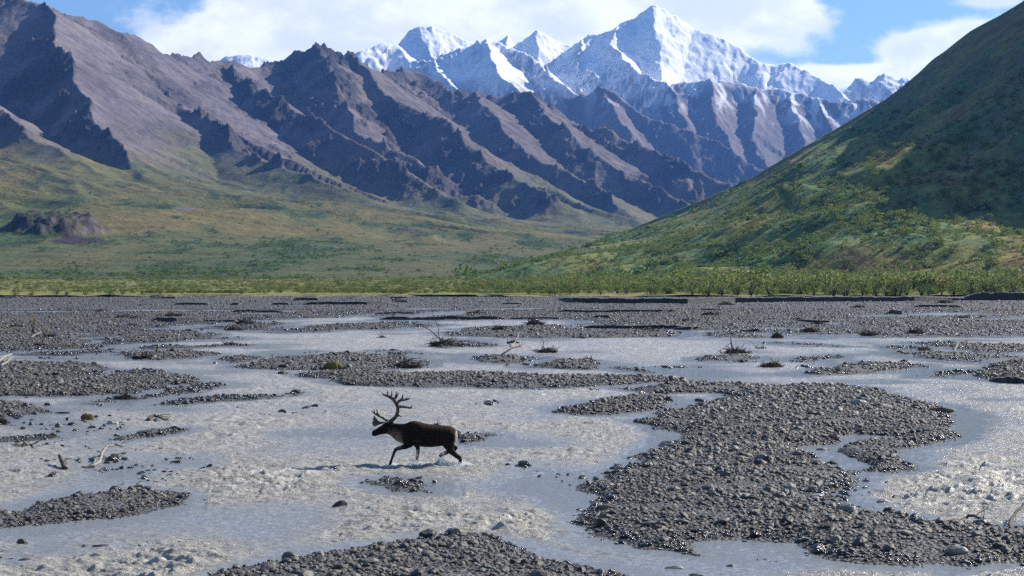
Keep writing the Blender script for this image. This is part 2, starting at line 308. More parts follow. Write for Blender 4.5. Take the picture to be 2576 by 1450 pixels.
L.ridge([(2090, 260, 10900), (2123, 240, 10900), (2158, 193, 11000), (2195, 200, 11000), (2227, 188, 11000), (2260, 196, 11000), (2290, 199, 11000), (2360, 215, 11000), (2500, 230, 11000)], 0.8, 0.8, Z0, 0.35, 160, 0.5, 0.7, seed=146, jag=18)
L.ridge([(430, 200, 13200), (520, 165, 13300), (570, 146, 13300), (620, 136, 13300), (680, 152, 13300), (740, 180, 13300), (800, 200, 13300)], 0.8, 0.7, Z0, 0.25, 170, 0.3, 0.4, seed=147, jag=8)
h = np.maximum(L.h, 40); rock = L.rock
cr = ridged(X / 300, D / 420, 5, 0.58, 151)
rocky = np.clip(rock * (0.4 + 0.8 * sm(fbm(X / 500, D / 600, 3, 0.5, 153), -0.25, 0.25)), 0, 1)
hh = h + rocky * ((cr - 0.5) * 80 + (ridged(X / 95, D / 130, 4, 0.6, 155) - 0.5) * 40) + (1 - rocky) * (ridged(X / 190 + fbm(X / 500, D / 500, 2, 0.5, 159), D / 620, 4, 0.55, 157) - 0.5) * 26
nz = normal_z(X, D, hh); steep = np.sqrt(np.maximum(1 / nz[..., 2] ** 2 - 1, 0))
lowc = mixv(np.array([0.085, 0.075, 0.082])[None, None], np.array([0.145, 0.112, 0.105])[None, None], sm(fbm(X / 600, D / 600, 4, 0.55, 161), -0.2, 0.3))
lowc = mixv(lowc, ROCK[None, None], rocky * 0.55)
line = 960 + fbm(X / 600, D / 800, 4, 0.55, 163) * 150 - sm(PX, 1700, 2200) * 60
snow = sm(hh, line - 110, line + 50)
patch = ridged(X / 110 + 9, D / 340, 4, 0.6, 165)
snow = np.clip(snow * (1 - sm(steep + (patch - 0.5) * 1.2 * rocky, 1.05, 1.6) * 0.75 * np.clip(rocky + 0.1, 0, 1)) , 0, 1)
dust = sm(hh, line - 330, line - 60) * sm(patch + fbm(X / 60, D / 140, 3, 0.6, 167) * 0.5, 0.52, 0.80) * 0.75
snow = np.maximum(snow, dust)
colr = mixv(lowc, SNOW[None, None], snow)
M_snow = colmat('snowy_rock', 0.06, 0.010, 0.9, 0.25, 0.010, 26.0)
grid_mesh('snowy_mountains', X, D, hh, M_snow, attrs={'col': colr})

# ---- the green hill on the right
PX, X, D = polar(1130, 3100, int(720 * RES), 560, 2700, int(760 * RES), 1.2)
L = Land(X, D, 0.08)
L.ridge([(1180, 690, 2500), (1245, 683, 2350), (1350, 655, 2250), (1450, 622, 2150), (1600, 570, 2030), (1700, 530, 1950), (1800, 487, 1880), (1900, 438, 1800), (2000, 375, 1730), (2100, 311, 1660), (2200, 248, 1590), (2300, 189, 1520), (2450, 76, 1440), (2576, 6, 1380), (2750, -120, 1300), (3100, -330, 1200)],
        0.6, 0.42, 0, rib=0.05, lam=120, rl=0.0, rr=0.2, seed=171, reach=1.3, brow=[0, 0, 0, 3, 8, 16, 20, 28, 35, 39, 43, 50, 64, 100, 140, 170], s1=0.87)
L.ridge([(2530, 120, 1300), (2430, 185, 1270), (2330, 260, 1230), (2220, 350, 1180), (2140, 430, 1140), (2080, 510, 1100), (2040, 590, 1050)], 0.40, 0.42, 0, rib=0.06, lam=90, rl=0.0, rr=0.0, seed=173, reach=1.3)
L.ridge([(2610, 45, 1290), (2800, -60, 1200), (3000, -200, 1100), (3200, -300, 1000)], 0.5, 0.38, 0, rib=0.06, lam=90, rl=0.3, rr=0.3, seed=175, reach=1.3, brow=[185, 235, 275, 295], s1=0.91)
hb = L.h
crest = np.interp(PX, [1130, 1180, 1245, 1350, 1450, 1600, 1700, 1800, 1900, 2000, 2100, 2200, 2300], [700, 692, 686, 657, 624, 572, 532, 489, 440, 377, 313, 250, 190])
cap = CAMZ + (HZ - crest) * D / F - 0.02 * np.maximum(1900 - D, 0) * sm(PX, 1300, 1800)
hb = hb - np.maximum(hb - cap, 0) * (1 - sm(PX, 2150, 2350))
toe = 1.0 + np.maximum(0, (D - 620)) * 0.02 * sm(PX, 1300, 2000)
hh = np.where(hb > toe, hb, toe)
hh += (fbm(X / 130, D / 170, 4, 0.5, 181) * 3.5 + (ridged(X / 70 + D / 150, D / 260, 3, 0.5, 183) - 0.5) * 5) * sm(hh, 3, 35)
hill_fade = sm(D, 560, 640); hh = 0.8 + (hh - 0.8) * hill_fade
nz = normal_z(X, D, hh); steep = np.sqrt(np.maximum(1 / nz[..., 2] ** 2 - 1, 0))
gn = fbm(X / 60, D / 130, 5, 0.6, 187); g2 = fbm(X / 18 + 5, D / 40, 4, 0.6, 189)
vc = mixv(np.array([0.125, 0.130, 0.038])[None, None], GREEN[None, None] * 1.3, sm(gn + g2 * 0.5, -0.2, 0.15))
vc = mixv(vc, RUST[None, None], sm(-gn + g2 * 0.4, 0.16, 0.36) * 0.75)
vc = mixv(vc, OCHRE[None, None], sm(g2 - gn * 0.3, 0.18, 0.4) * 0.5)
vc = mixv(vc, np.array([0.13, 0.10, 0.075])[None, None] * 0.6, sm(steep, 0.75, 1.0) * 0.5) * 1.65
M_hill = colmat('hill_tundra', 0.40, 0.16, 0.95, 0.9, 0.25, 2.0)
hill = grid_mesh('hill', X, D, hh, M_hill, attrs={'col': vc})
HILL = (PX[0], D[:, 0], hh, gn, g2, steep)
# ------------------------------------------------------------------ the braided river: gravel bars in plan, water between them
def cA(a): return [(x * .3418, 717 + y * .3418) for x, y in a]
def cB(a): return [(849 + x * .3418, 717 + y * .3418) for x, y in a]
def cC(a): return [(1695.6 + x * .3418, 717 + y * .3418) for x, y in a]
def cF(a): return [(1288 + x * .5227, 692 + y * .5227) for x, y in a]
def cK(a): return [(x * .5227, 692 + y * .5227) for x, y in a]
BARS = [  # (outline in the photograph's pixels, height above the water, width of the sloping edge)
    ([(-900, 744), (3400, 744), (3400, 852), (2700, 846), (2576, 843), (2482, 849), (2345, 850), (2174, 849), (2154, 843), (2003, 842), (1935, 836), (1860, 833), (1729, 831), (1567, 829), (1464, 826), (1450, 819), (1498, 811), (1413, 805), (1191, 805), (955, 804), (945, 790), (834, 799), (639, 807), (533, 814), (430, 822), (400, 826), (470, 830), (523, 838), (581, 845), (615, 852), (530, 857), (444, 861), (342, 866), (253, 869), (226, 874), (147, 879), (0, 886), (-400, 897), (-900, 905)], 0.17, 2.5),
    ([(660, 836), (720, 826), (849, 815), (1020, 810), (1109, 818), (1020, 826), (849, 832), (740, 838)], 0.22, 2.0),
    ([(496, 826), (581, 819), (632, 811), (718, 812), (680, 830), (598, 832), (547, 830)], 0.25, 2.0),
    ([(1126, 843), (1133, 835), (1174, 828), (1276, 823), (1362, 820), (1409, 816), (1403, 823), (1430, 830), (1669, 835), (1697, 838), (1676, 849), (1533, 850), (1328, 852), (1191, 849)], 0.28, 1.6),
    ([(1747, 843), (1791, 835), (1914, 837), (1928, 849), (1798, 850)], 0.2, 1.6),
    ([(34, 893), (103, 886), (239, 879), (290, 881), (273, 888), (191, 895), (103, 895)], 0.12, 1.6),
    ([(359, 874), (547, 867), (612, 866), (581, 871), (478, 878), (376, 881), (290, 895), (253, 898), (342, 884)], 0.12, 1.6),
    ([(284, 903), (308, 895), (359, 888), (444, 884), (513, 888), (540, 895), (513, 903), (427, 908), (342, 907)], 0.35, 1.2),
    ([(82, 900), (236, 903), (205, 906), (102, 904)], 0.10, 1.0),
    ([(513, 914), (547, 907), (615, 898), (649, 903), (632, 910), (547, 917)], 0.22, 1.2),
    ([(643, 893), (684, 887), (769, 883), (752, 888), (684, 896)], 0.06, 1.0),
    ([(612, 921), (640, 914), (700, 904), (770, 893), (850, 888), (920, 893), (1000, 897), (1046, 905), (1046, 925), (1000, 930), (870, 931), (740, 931), (640, 927)], 0.34, 1.2),
    ([(900, 884), (951, 881), (1020, 884), (1061, 903), (992, 895)], 0.09, 1.0),
    ([(725, 941), (800, 937), (950, 938), (1100, 942), (1288, 944), (1497, 947), (1654, 955), (1811, 966), (1967, 973), (2060, 972), (2000, 1010), (1812, 992), (1758, 990), (1640, 990), (1539, 985), (1497, 975), (1288, 978), (1150, 973), (1000, 971), (860, 966), (800, 956)], 0.26, 1.2),
    (cF([(580, 710), (700, 690), (800, 660), (820, 640), (950, 600), (1100, 560), (1300, 540), (1500, 530), (1700, 540), (1850, 580), (2000, 620), (2080, 660), (2118, 710), (2085, 780), (2060, 800), (2000, 830), (1960, 900), (1950, 935), (1850, 950), (1700, 945), (1640, 940), (1650, 1000), (1580, 1040), (1560, 1080), (1650, 1110), (1700, 1150), (1800, 1160), (1900, 1165), (2000, 1190), (2150, 1212), (2464, 1235), (3000, 1260), (3300, 1480), (2700, 1450), (2464, 1395), (2180, 1442), (2060, 1400), (1880, 1410), (1700, 1395), (1500, 1370), (1400, 1368), (1250, 1385), (1100, 1370), (900, 1345), (650, 1320), (500, 1290), (350, 1240), (215, 1200), (300, 1160), (400, 1120), (412, 1060), (390, 1020), (450, 970), (490, 930), (540, 890), (640, 840), (740, 800), (775, 785), (740, 750), (650, 718)]), 0.25, 1.1),
    (cF([(240, 657), (300, 635), (400, 610), (550, 590), (640, 585), (720, 600), (780, 610), (780, 635), (650, 660), (380, 675)]), 0.20, 0.9),
    (cK([(930, 1455), (1100, 1418), (1400, 1378), (1600, 1340), (1800, 1310), (2030, 1288), (2060, 1262), (2200, 1266), (2300, 1258), (2464, 1292)]) + cF([(150, 1325), (300, 1378), (500, 1418), (600, 1452), (620, 1700)]) + [(450, 1700), (440, 1480)], 0.20, 0.9),
    (cK([(-600, 1190), (0, 1150), (100, 1140), (200, 1100), (350, 1072), (500, 1052), (600, 1042), (700, 1040), (780, 1045), (860, 1060), (850, 1090), (800, 1130), (700, 1150), (600, 1170), (400, 1190), (200, 1215), (0, 1228), (-600, 1300)]), 0.18, 0.8),
    (cK([(-500, 600), (0, 630), (60, 620), (130, 645), (210, 670), (120, 680), (0, 690), (-500, 720)]), 0.22, 0.9),
    (cK([(-900, 400), (0, 420), (150, 423), (300, 428), (450, 435), (550, 450), (430, 470), (520, 482), (640, 455), (720, 450), (850, 470), (1000, 515), (870, 530), (650, 570), (400, 582), (0, 584), (-900, 600)]), 0.26, 1.1),
    (cK([(660, 592), (740, 570), (860, 545), (1080, 526), (1130, 540), (1000, 555), (850, 572), (720, 588)]), 0.16, 0.8),
    (cK([(400, 612), (560, 590), (650, 610), (520, 628), (420, 624)]), 0.04, 0.8),
    (cK([(720, 622), (900, 595), (1080, 578), (1260, 578), (1380, 560), (1415, 576), (1250, 592), (1100, 602), (900, 624)]), 0.035, 0.8),
    (cK([(540, 797), (700, 755), (860, 737), (872, 750), (800, 772), (650, 797)]), 0.20, 0.6),
    (cK([(-300, 800), (0, 790), (100, 775), (220, 768), (205, 795), (0, 805), (-300, 830)]), 0.10, 0.6),
    (cK([(1720, 997), (1850, 975), (1980, 983), (2100, 1040), (2000, 1037), (1900, 1012)]), 0.10, 0.6),
    (cK([(2195, 772), (2290, 762), (2345, 790), (2250, 803)]), 0.12, 0.7),
    (cC([(255, 562), (300, 540), (500, 520), (640, 535), (655, 552), (400, 574)]), 0.28, 1.0),
    (cC([(930, 657), (1000, 625), (1150, 603), (1400, 568), (1600, 588), (1750, 588), (1775, 610), (1600, 628), (1400, 652), (1100, 668)]), 0.30, 1.0),
    (cF([(1950, 495), (2100, 460), (2300, 450), (2330, 465), (2150, 497)]), 0.15, 1.0),
    (cF([(2285, 505), (2300, 460), (2380, 432), (2464, 422), (3000, 410), (3000, 530), (2464, 522), (2370, 520)]), 0.42, 0.5),
    (cC([(1515, 468), (1650, 450), (1765, 460), (1700, 477)]), 0.12, 1.0),
    (cC([(1555, 497), (1700, 493), (1850, 499), (2050, 503), (2200, 520), (2410, 536), (2200, 556), (2180, 577), (2050, 562), (1750, 542), (1700, 512)]), 0.25, 1.2),
    (cC([(1750, 430), (1850, 423), (2100, 428), (2576, 448), (3200, 460), (3200, 500), (2576, 492), (2300, 502), (2080, 492), (2030, 462)]), 0.25, 1.4),
    (cC([(865, 572), (1000, 545), (1150, 518), (1235, 525), (1200, 546), (1000, 572)]), 0.10, 0.9),
    (cC([(650, 431), (850, 427), (1000, 438), (1235, 455), (1000, 452), (850, 447)]), 0.08, 0.9),
    (cB([(1040, 542), (1200, 523), (1400, 523), (1555, 545), (1350, 577), (1080, 582)]), 0.26, 1.0),
    (cB([(1420, 612), (1550, 590), (1700, 558), (1850, 553), (2005, 580), (1900, 602), (1800, 627), (1600, 622)]), 0.32, 1.0),
    (cB([(1970, 612), (2100, 598), (2250, 603), (2345, 630), (2330, 652), (2200, 642)]), 0.10, 0.9),
    (cB([(755, 467), (820, 430), (900, 403), (1060, 413), (1025, 452), (850, 462)]), 0.12, 1.0),
]
CHAN = [
    (cF([(1475, 825), (1555, 828), (1600, 890), (1650, 905), (1600, 930), (1510, 915), (1480, 880)]), 0.45),
    (cF([(1570, 800), (1640, 785), (1800, 780), (1800, 812), (1590, 818)]), 0.45),
    (cF([(940, 1290), (1100, 1290), (1300, 1312), (1450, 1362), (1380, 1395), (1150, 1385), (1010, 1330)]), 0.6),
    (cF([(420, 545), (560, 530), (700, 520), (700, 530), (560, 545)]), 0.6),
    (cK([(150, 510), (330, 490), (520, 490), (560, 478), (640, 490), (500, 500), (330, 512)]), 0.5),
    (cA([(50, 199), (300, 195), (640, 198), (640, 203), (50, 204)]), 3), (cA([(915, 187), (1400, 187), (2100, 193), (2100, 199), (1400, 195), (915, 195)]), 3), (cA([(110, 176), (280, 176), (280, 183), (110, 184)]), 3),
    (cB([(420, 177), (720, 174), (720, 182), (420, 184)]), 3), (cB([(1080, 178), (1480, 172), (1480, 180), (1080, 187)]), 3),
    ([(982, 799), (1034, 793), (1122, 786), (1170, 783), (1178, 790), (1088, 795), (1040, 799), (955, 802)], 1.5),
    (cC([(1365, 242), (1700, 212), (2000, 203), (2410, 213), (2410, 220), (2100, 227), (1700, 237)]), 2), (cC([(2250, 265), (2400, 245), (2900, 232), (2900, 250), (2400, 262)]), 2),
    (cC([(1060, 280), (1200, 279), (1200, 289), (1060, 290)]), 2), (cC([(780, 320), (960, 322), (930, 332), (790, 332)]), 1.5), (cA([(440, 436), (620, 425), (740, 388), (940, 385), (700, 395), (640, 432), (480, 442)]), 1.0), (cA([(540, 365), (660, 358), (690, 370), (560, 375)]), 1.0), (cA([(1860, 208), (2000, 207), (2000, 219), (1860, 220)]), 2),
]
RG = RES
pys = np.r_[np.linspace(1720, 748, int(972 * RG))]
pxs = np.linspace(-560, 3140, int(1240 * RG))
PXg, PYg = np.meshgrid(pxs, pys)
Dg = F * CAMZ / (PYg - HZ); Xg = (PXg - CXP) / F * Dg
ws = np.clip(Dg / 60, 0.6, 3.0)
Xw = Xg + (fbm(Xg / 2.6, Dg / 3.4, 4, 0.55, 201) * 0.9 + fbm(Xg / 9, Dg / 11, 2, 0.5, 203) * 0.9) * ws
Yw = Dg + (fbm(Xg / 2.6 + 40, Dg / 3.4, 4, 0.55, 205) * 0.9 + fbm(Xg / 9, Dg / 11 + 20, 2, 0.5, 207) * 0.9) * ws * 1.3
def poly_sd(poly, pad=70.0):
    """signed distance on the ground (m), + inside; evaluated only near the outline"""
    a = np.array(poly, float); m = 24 + pad * 0.3
    r0 = np.searchsorted(-pys, -(a[:, 1].max() + m)); r1 = np.searchsorted(-pys, -(max(a[:, 1].min() - m, 747)))
    c0 = np.searchsorted(pxs, a[:, 0].min() - pad); c1 = np.searchsorted(pxs, a[:, 0].max() + pad)
    sl = (slice(max(r0, 0), max(r1, r0 + 1)), slice(max(c0, 0), c1))
    X = Xw[sl]; Y = Yw[sl]
    if X.size == 0: return sl, None
    g = np.array([gxy(p[0], max(p[1], 700.5)) for p in a])
    best = np.full(X.shape, 1e9); ins = np.zeros(X.shape, bool)
    for i in range(len(g)):
        x0, y0 = g[i - 1]; x1, y1 = g[i]; dx, dy = x1 - x0, y1 - y0; L2 = dx * dx + dy * dy + 1e-9
        t = np.clip(((X - x0) * dx + (Y - y0) * dy) / L2, 0, 1)
        best = np.minimum(best, (X - x0 - t * dx) ** 2 + (Y - y0 - t * dy) ** 2)
        c = ((y0 > Y) != (y1 > Y)) & (X < (x1 - x0) * (Y - y0) / (y1 - y0 + 1e-12) + x0); ins ^= c
    return sl, np.where(ins, 1, -1) * np.sqrt(best)
Zg = np.full(Xg.shape, -0.35); shore = np.full(Xg.shape, -9.0)
for poly, hm, wd in BARS:
    sl, s_ = poly_sd(poly)
    if s_ is None: continue
    k = np.clip(Dg[sl] / 70, 1, 4)
    z = np.where(s_ > 0, hm * (1 - np.exp(-s_ / (wd * k))), np.maximum(s_ * 0.22 / k, -0.35))
    Zg[sl] = np.maximum(Zg[sl], z); shore[sl] = np.maximum(shore[sl], s_)
chn = np.full(Xg.shape, 9.0)
for poly, wd in CHAN:
    sl, s_ = poly_sd(poly, 240)
    if s_ is None: continue
    chn[sl] = np.minimum(chn[sl], np.where(s_ > 0, -0.10 - np.minimum(s_ * 0.05, 0.1), np.where(-s_ < 5 * wd, -0.10 + (-s_) / wd * 0.13, 9)))
# shoals: stones just breaking the surface
shoal = np.zeros(Xg.shape)
for px, py, rx, ry, am in [(300, 1190, 150, 40, 1), (480, 1160, 80, 25, .8), (250, 1165, 120, 20, .7), (400, 1235, 130, 18, .6), (150, 1090, 140, 40, .8), (60, 1060, 90, 40, .7), (290, 1075, 40, 16, .8), (130, 1385, 110, 30, .8), (30, 1410, 60, 30, .8), (330, 1370, 60, 18, .5), (1430, 1200, 60, 16, .9), (1340, 1180, 40, 10, .7),
                           (2150, 1240, 70, 30, .9), (2230, 1290, 80, 24, .8), (880, 1190, 60, 6, .5), (1030, 1215, 70, 14, 1), (760, 1035, 60, 8, .6), (690, 1047, 50, 5, .7), (120, 1315, 100, 8, .6), (1225, 1016, 25, 4, .8), (1185, 1098, 30, 8, .8), (1890, 1415, 90, 16, .8), (2290, 1325, 140, 24, .8), (600, 1022, 20, 4, .8), (1000, 904, 60, 6, .7), (1290, 918, 40, 3, .6), (2050, 928, 60, 4, .6), (1700, 925, 70, 4, .6), (60, 1018, 70, 8, .6)]:
    shoal = np.maximum(shoal, am * np.exp(-((PXg - px) / rx) ** 2 - ((PYg - py) / ry) ** 2))
Zg = np.where(Zg < 0, np.maximum(Zg, -0.35 + shoal * 0.30), Zg)
rel = fbm(Xg / 0.9, Dg / 0.9, 4, 0.6, 211) * 0.07 + fbm(Xg / 5, Dg / 6, 3, 0.5, 213) * 0.10
Zg = Zg + rel * np.where(Zg > -0.3, 1, 0.4) * np.clip(Dg / 60, 0.7, 1.1)
Zg = np.minimum(Zg, chn + rel * 0.3)
Zg = Zg + sm(Dg, 120, 330) * np.where((shore > 3) & (chn > 0.3), 0.04, 0)
FZ = Zg
def ground_z(x, y):
    px = CXP + np.asarray(x) / np.asarray(y) * F; py = HZ + F * CAMZ / np.asarray(y)
    c = np.clip((px - pxs[0]) / (pxs[1] - pxs[0]), 0, len(pxs) - 1.001); r = np.clip((pys[0] - py) / (pys[0] - pys[1]), 0, len(pys) - 1.001)
    ci = c.astype(int); ri = r.astype(int); fc = c - ci; fr = r - ri
    return (FZ[ri, ci] * (1 - fc) + FZ[ri, ci + 1] * fc) * (1 - fr) + (FZ[ri + 1, ci] * (1 - fc) + FZ[ri + 1, ci + 1] * fc) * fr
GREY = np.array([0.088, 0.084, 0.080])
colg = np.broadcast_to(GREY, Xg.shape + (3,)).copy()
colg = mixv(colg, np.array([0.075, 0.073, 0.069])[None, None], sm(fbm(Xg / 14, Dg / 30, 4, 0.55, 221), -0.05, 0.3))
wet = 1 - sm(Zg, 0.02, 0.14)
colg = mixv(colg, np.array([0.045, 0.044, 0.043])[None, None], wet * 0.85)
# gravel: cells of single stones, wet and shiny near the water
m, nt, b = new_mat('river_gravel'); M_gravel = m
at = N(nt, 'ShaderNodeAttribute', attribute_name='col'); geo = nt.nodes.new('ShaderNodeNewGeometry')
vo = N(nt, 'ShaderNodeTexVoronoi', i_Scale=11.0, i_Randomness=1.0); nt.links.new(geo.outputs['Position'], vo.inputs['Vector'])
n0 = noise(nt, geo.outputs['Position'], 1.6, 8.0, 0.7)
sr = nt.nodes.new('ShaderNodeSeparateColor'); nt.links.new(vo.outputs['Color'], sr.inputs[0])
k = mth(nt, 'MULTIPLY', sstep(nt, sr.outputs[0], 0.0, 1.0, 0.55, 1.5), sstep(nt, n0, 0.3, 0.7, 0.6, 1.4))
vm = N(nt, 'ShaderNodeVectorMath', operation='SCALE'); nt.links.new(at.outputs['Color'], vm.inputs[0]); nt.links.new(k, vm.inputs['Scale'])
nt.links.new(vm.outputs[0], b.inputs['Base Color']); b.inputs['Roughness'].default_value = 0.62; b.inputs['Specular IOR Level'].default_value = 0.4
hgt = mth(nt, 'ADD', mth(nt, 'MULTIPLY', vo.outputs['Distance'], -1.0), mth(nt, 'MULTIPLY', n0, 1.2))
bp = N(nt, 'ShaderNodeBump', i_Strength=1.0, i_Distance=0.10); nt.links.new(hgt, bp.inputs['Height']); nt.links.new(bp.outputs[0], b.inputs['Normal'])
grid_mesh('riverbed', Xg, Dg, Zg, M_gravel, attrs={'col': colg})

# the flat beyond: grass and low scrub up to the foot of the slopes
PXm, Xm, Dm = polar(-560, 3140, 420, 372, 2600, 230, 1.6)
edge_py = np.interp(PXm, [-560, 0, 300, 850, 1300, 1600, 1800, 2100, 2576, 3140], [746, 745, 742, 737, 740, 741, 743, 744, 744, 744])
edge_d = F * (CAMZ - 0.9) / (edge_py - HZ) + fbm(Xm / 14, Xm * 0 + 3, 4, 0.6, 231) * 26
bh = np.clip(0.45 + fbm(Xm / 25, Xm * 0, 3, 0.6, 229) * 1.3, 0.05, 0.9)
gz = -0.25 + 0.30 * sm(Dm, 372, 386) + 0.05 + bh * sm(Dm, edge_d - 2 - 12 * (0.9 - bh), edge_d + 2 + 12 * (0.9 - bh)) + (0.95 - bh) * sm(Dm, edge_d, edge_d + 60) + fbm(Xm / 30, Dm / 60, 3, 0.5, 233) * 0.25
gcol = mixv(np.array([0.19, 0.185, 0.062])[None, None], np.array([0.11, 0.135, 0.045])[None, None], sm(fbm(Xm / 22, Dm / 60, 4, 0.6, 235), -0.1, 0.25))
gcol = mixv(gcol, np.array([0.20, 0.13, 0.05])[None, None], sm(fbm(Xm / 9, Dm / 14, 3, 0.6, 237), 0.25, 0.45) * 0.6)
gcol = mixv(GREY[None, None] * 1.15, gcol, sm(Dm + fbm(Xm / 3, Dm / 5, 3, 0.6, 239) * 22, edge_d - 3, edge_d + 6))
M_meadow = colmat('meadow_ground', 0.45, 0.7, 0.95, 0.8, 1.2, 0.35)
grid_mesh('meadow', Xm, Dm, gz, M_meadow, attrs={'col': gcol})
# base sheet to the horizon, under everything
me = bpy.data.meshes.new('ground'); me.from_pydata([(-30000, -300, -1.2), (30000, -300, -1.2), (30000, 45000, -1.2), (-30000, 45000, -1.2)], [], [(0, 1, 2, 3)])
mg, nt, b = new_mat('plain_ground'); geo = nt.nodes.new('ShaderNodeNewGeometry'); n0 = noise(nt, geo.outputs['Position'], 0.02, 6, 0.6)
nt.links.new(mixc(nt, n0, (0.06, 0.08, 0.03), (0.13, 0.12, 0.06)), b.inputs['Base Color']); b.inputs['Roughness'].default_value = 0.95; me.materials.append(mg)
o = bpy.data.objects.new('ground', me); COL.objects.link(o); o['kind'] = 'structure'

# ---- the water
pyw = np.r_[np.linspace(1720, 770, int(1240 * RG))]; pxw = np.linspace(-560, 3140, int(1240 * RG))
PW, QW = np.meshgrid(pxw, pyw); Dw = F * CAMZ / (QW - HZ); Xv = (PW - CXP) / F * Dw
depth = -ground_z(Xv, Dw)
rif = np.clip(0.66 + fbm(Xv / 7, Dw / 9, 3, 0.5, 241) * 1.1, 0.18, 1.1) * sm(depth, 0.0, 0.34)
for px, py, rx, ry, am in [(700, 1225, 170, 45, .8), (470, 1405, 130, 40, .95), (400, 1440, 120, 25, 1), (1250, 1330, 150, 28, .9), (1480, 1290, 120, 20, .6), (2480, 1200, 150, 50, .85), (2420, 1250, 130, 40, .9), (600, 1080, 90, 20, .8), (1180, 1195, 80, 16, .9), (700, 990, 250, 14, .6), (2250, 990, 200, 20, .7), (1000, 1010, 300, 25, .6), (1560, 1015, 100, 30, .5), (1500, 870, 300, 14, .7), (1000, 870, 200, 12, .6), (880, 850, 200, 8, .8), (400, 1130, 180, 20, .6), (30, 950, 60, 8, .3)]:
    rif = np.clip(rif + 0.55 * am * np.exp(-((PW - px) / rx) ** 2 - ((QW - py) / ry) ** 2), 0, 1.6)
for px, py, rx, ry, am in [(750, 1090, 130, 18, .7), (1330, 1230, 110, 22, .7), (1420, 1260, 80, 30, .7), (1300, 1120, 160, 14, .8), (1640, 1105, 60, 20, .6), (300, 1000, 300, 8, .8), (480, 1030, 130, 10, .6), (880, 1200, 90, 10, .6), (2450, 1050, 70, 40, .6), (1900, 940, 300, 8, .4), (2200, 960, 120, 8, .7), (1300, 930, 120, 6, .7), (150, 1230, 200, 25, .5), (150, 1330, 200, 25, .5), (1450, 1440, 200, 12, .4)]:
    rif = np.clip(rif - 0.9 * am * np.exp(-((PW - px) / rx) ** 2 - ((QW - py) / ry) ** 2), 0.0, 1.6)
big = ridged(Xv / 2.3 + fbm(Xv / 2, Dw / 2, 2, 0.5, 243) * 0.5, Dw / 1.2, 3, 0.5, 245); mid = ridged(Xv / 1.0 + fbm(Xv / 1.5, Dw / 1.5, 2, 0.5, 259) * 0.8, Dw / 0.45, 3, 0.55, 247); fin = fbm(Xv / 0.34, Dw / 0.16, 3, 0.6, 249)
swell = ridged(Xv / 1.7 + fbm(Xv / 3, Dw / 3, 2, 0.5, 261) * 1.2, Dw / 0.75, 2, 0.5, 263)
wv = sm(rif, 0.35, 1.0) * ((swell - 0.55) * 0.085) + (rif ** 1.5) * ((big - 0.5) * 0.11) + rif * ((mid - 0.5) * 0.14 + fin * 0.040) + 0.006 * fin
wv = wv * np.clip(60 / Dw, 0.35, 1.2) ** 0.5
streak = fbm(Xv / 0.9 + fbm(Xv / 1.2, Dw / 1.2, 2, 0.5, 253), Dw / 0.30, 5, 0.65, 251)
foam = np.clip(sm(wv, 0.03, 0.13) * sm(rif, 0.6, 1.3) * 0.55 * sm(streak, -0.1, 0.3) + sm(rif, 0.6, 1.5) * sm(streak, 0.12, 0.45) * 0.55, 0, 1)
m, nt, b = new_mat('river_water'); M_water = m
geo = nt.nodes.new('ShaderNodeNewGeometry'); ar = N(nt, 'ShaderNodeAttribute', attribute_name='riffle'); af = N(nt, 'ShaderNodeAttribute', attribute_name='foam')
mp = N(nt, 'ShaderNodeMapping'); mp.inputs['Scale'].default_value = (0.55, 1.35, 1.0); nt.links.new(geo.outputs['Position'], mp.inputs[0])
w1 = noise(nt, mp.outputs[0], 2.4, 6.0, 0.62, 0.6); w2 = noise(nt, mp.outputs[0], 14.0, 5.0, 0.65)
silt = noise(nt, geo.outputs['Position'], 0.25, 4.0, 0.6)
colw = mixc(nt, silt, (0.33, 0.312, 0.27), (0.40, 0.38, 0.335))
colw = mixc(nt, sstep(nt, ar.outputs['Fac'], 0.05, 0.7, 0.68, 0.0), colw, (0.17, 0.20, 0.22)); fl = noise(nt, mp.outputs[0], 24.0, 3.0, 0.6, 0.3); fl2 = noise(nt, mp.outputs[0], 2.2, 3.0, 0.6)  # calm water darker over the bed; blue of the reflected sky painted in
glint_fleck = mth(nt, 'MULTIPLY', sstep(nt, mth(nt, 'ADD', fl, mth(nt, 'MULTIPLY', mth(nt, 'SUBTRACT', fl2, 0.5), 0.5)), 0.61, 0.71, 0.0, 0.7), sstep(nt, ar.outputs['Fac'], 0.25, 0.95))  # pale foam-like flecks painted into the riffles as sun glints
colw = mixc(nt, mth(nt, 'MAXIMUM', af.outputs['Fac'], glint_fleck), colw, (0.80, 0.80, 0.79)); nt.links.new(colw, b.inputs['Base Color'])
b.inputs['IOR'].default_value = 1.33; nt.links.new(sstep(nt, ar.outputs['Fac'], 0.05, 1.0, 0.06, 0.32), b.inputs['Roughness'])
hh_ = mth(nt, 'ADD', w1, mth(nt, 'MULTIPLY', w2, 0.5))
bp = N(nt, 'ShaderNodeBump', i_Distance=0.16); nt.links.new(hh_, bp.inputs['Height']); nt.links.new(sstep(nt, ar.outputs['Fac'], 0.0, 0.9, 0.34, 1.0), bp.inputs['Strength']); nt.links.new(bp.outputs[0], b.inputs['Normal'])
keep = (depth > -0.30) & (Dw < 300)
grid_mesh('river', Xv, Dw, wv, M_water, attrs={'riffle': rif, 'foam': foam}, keep=keep)
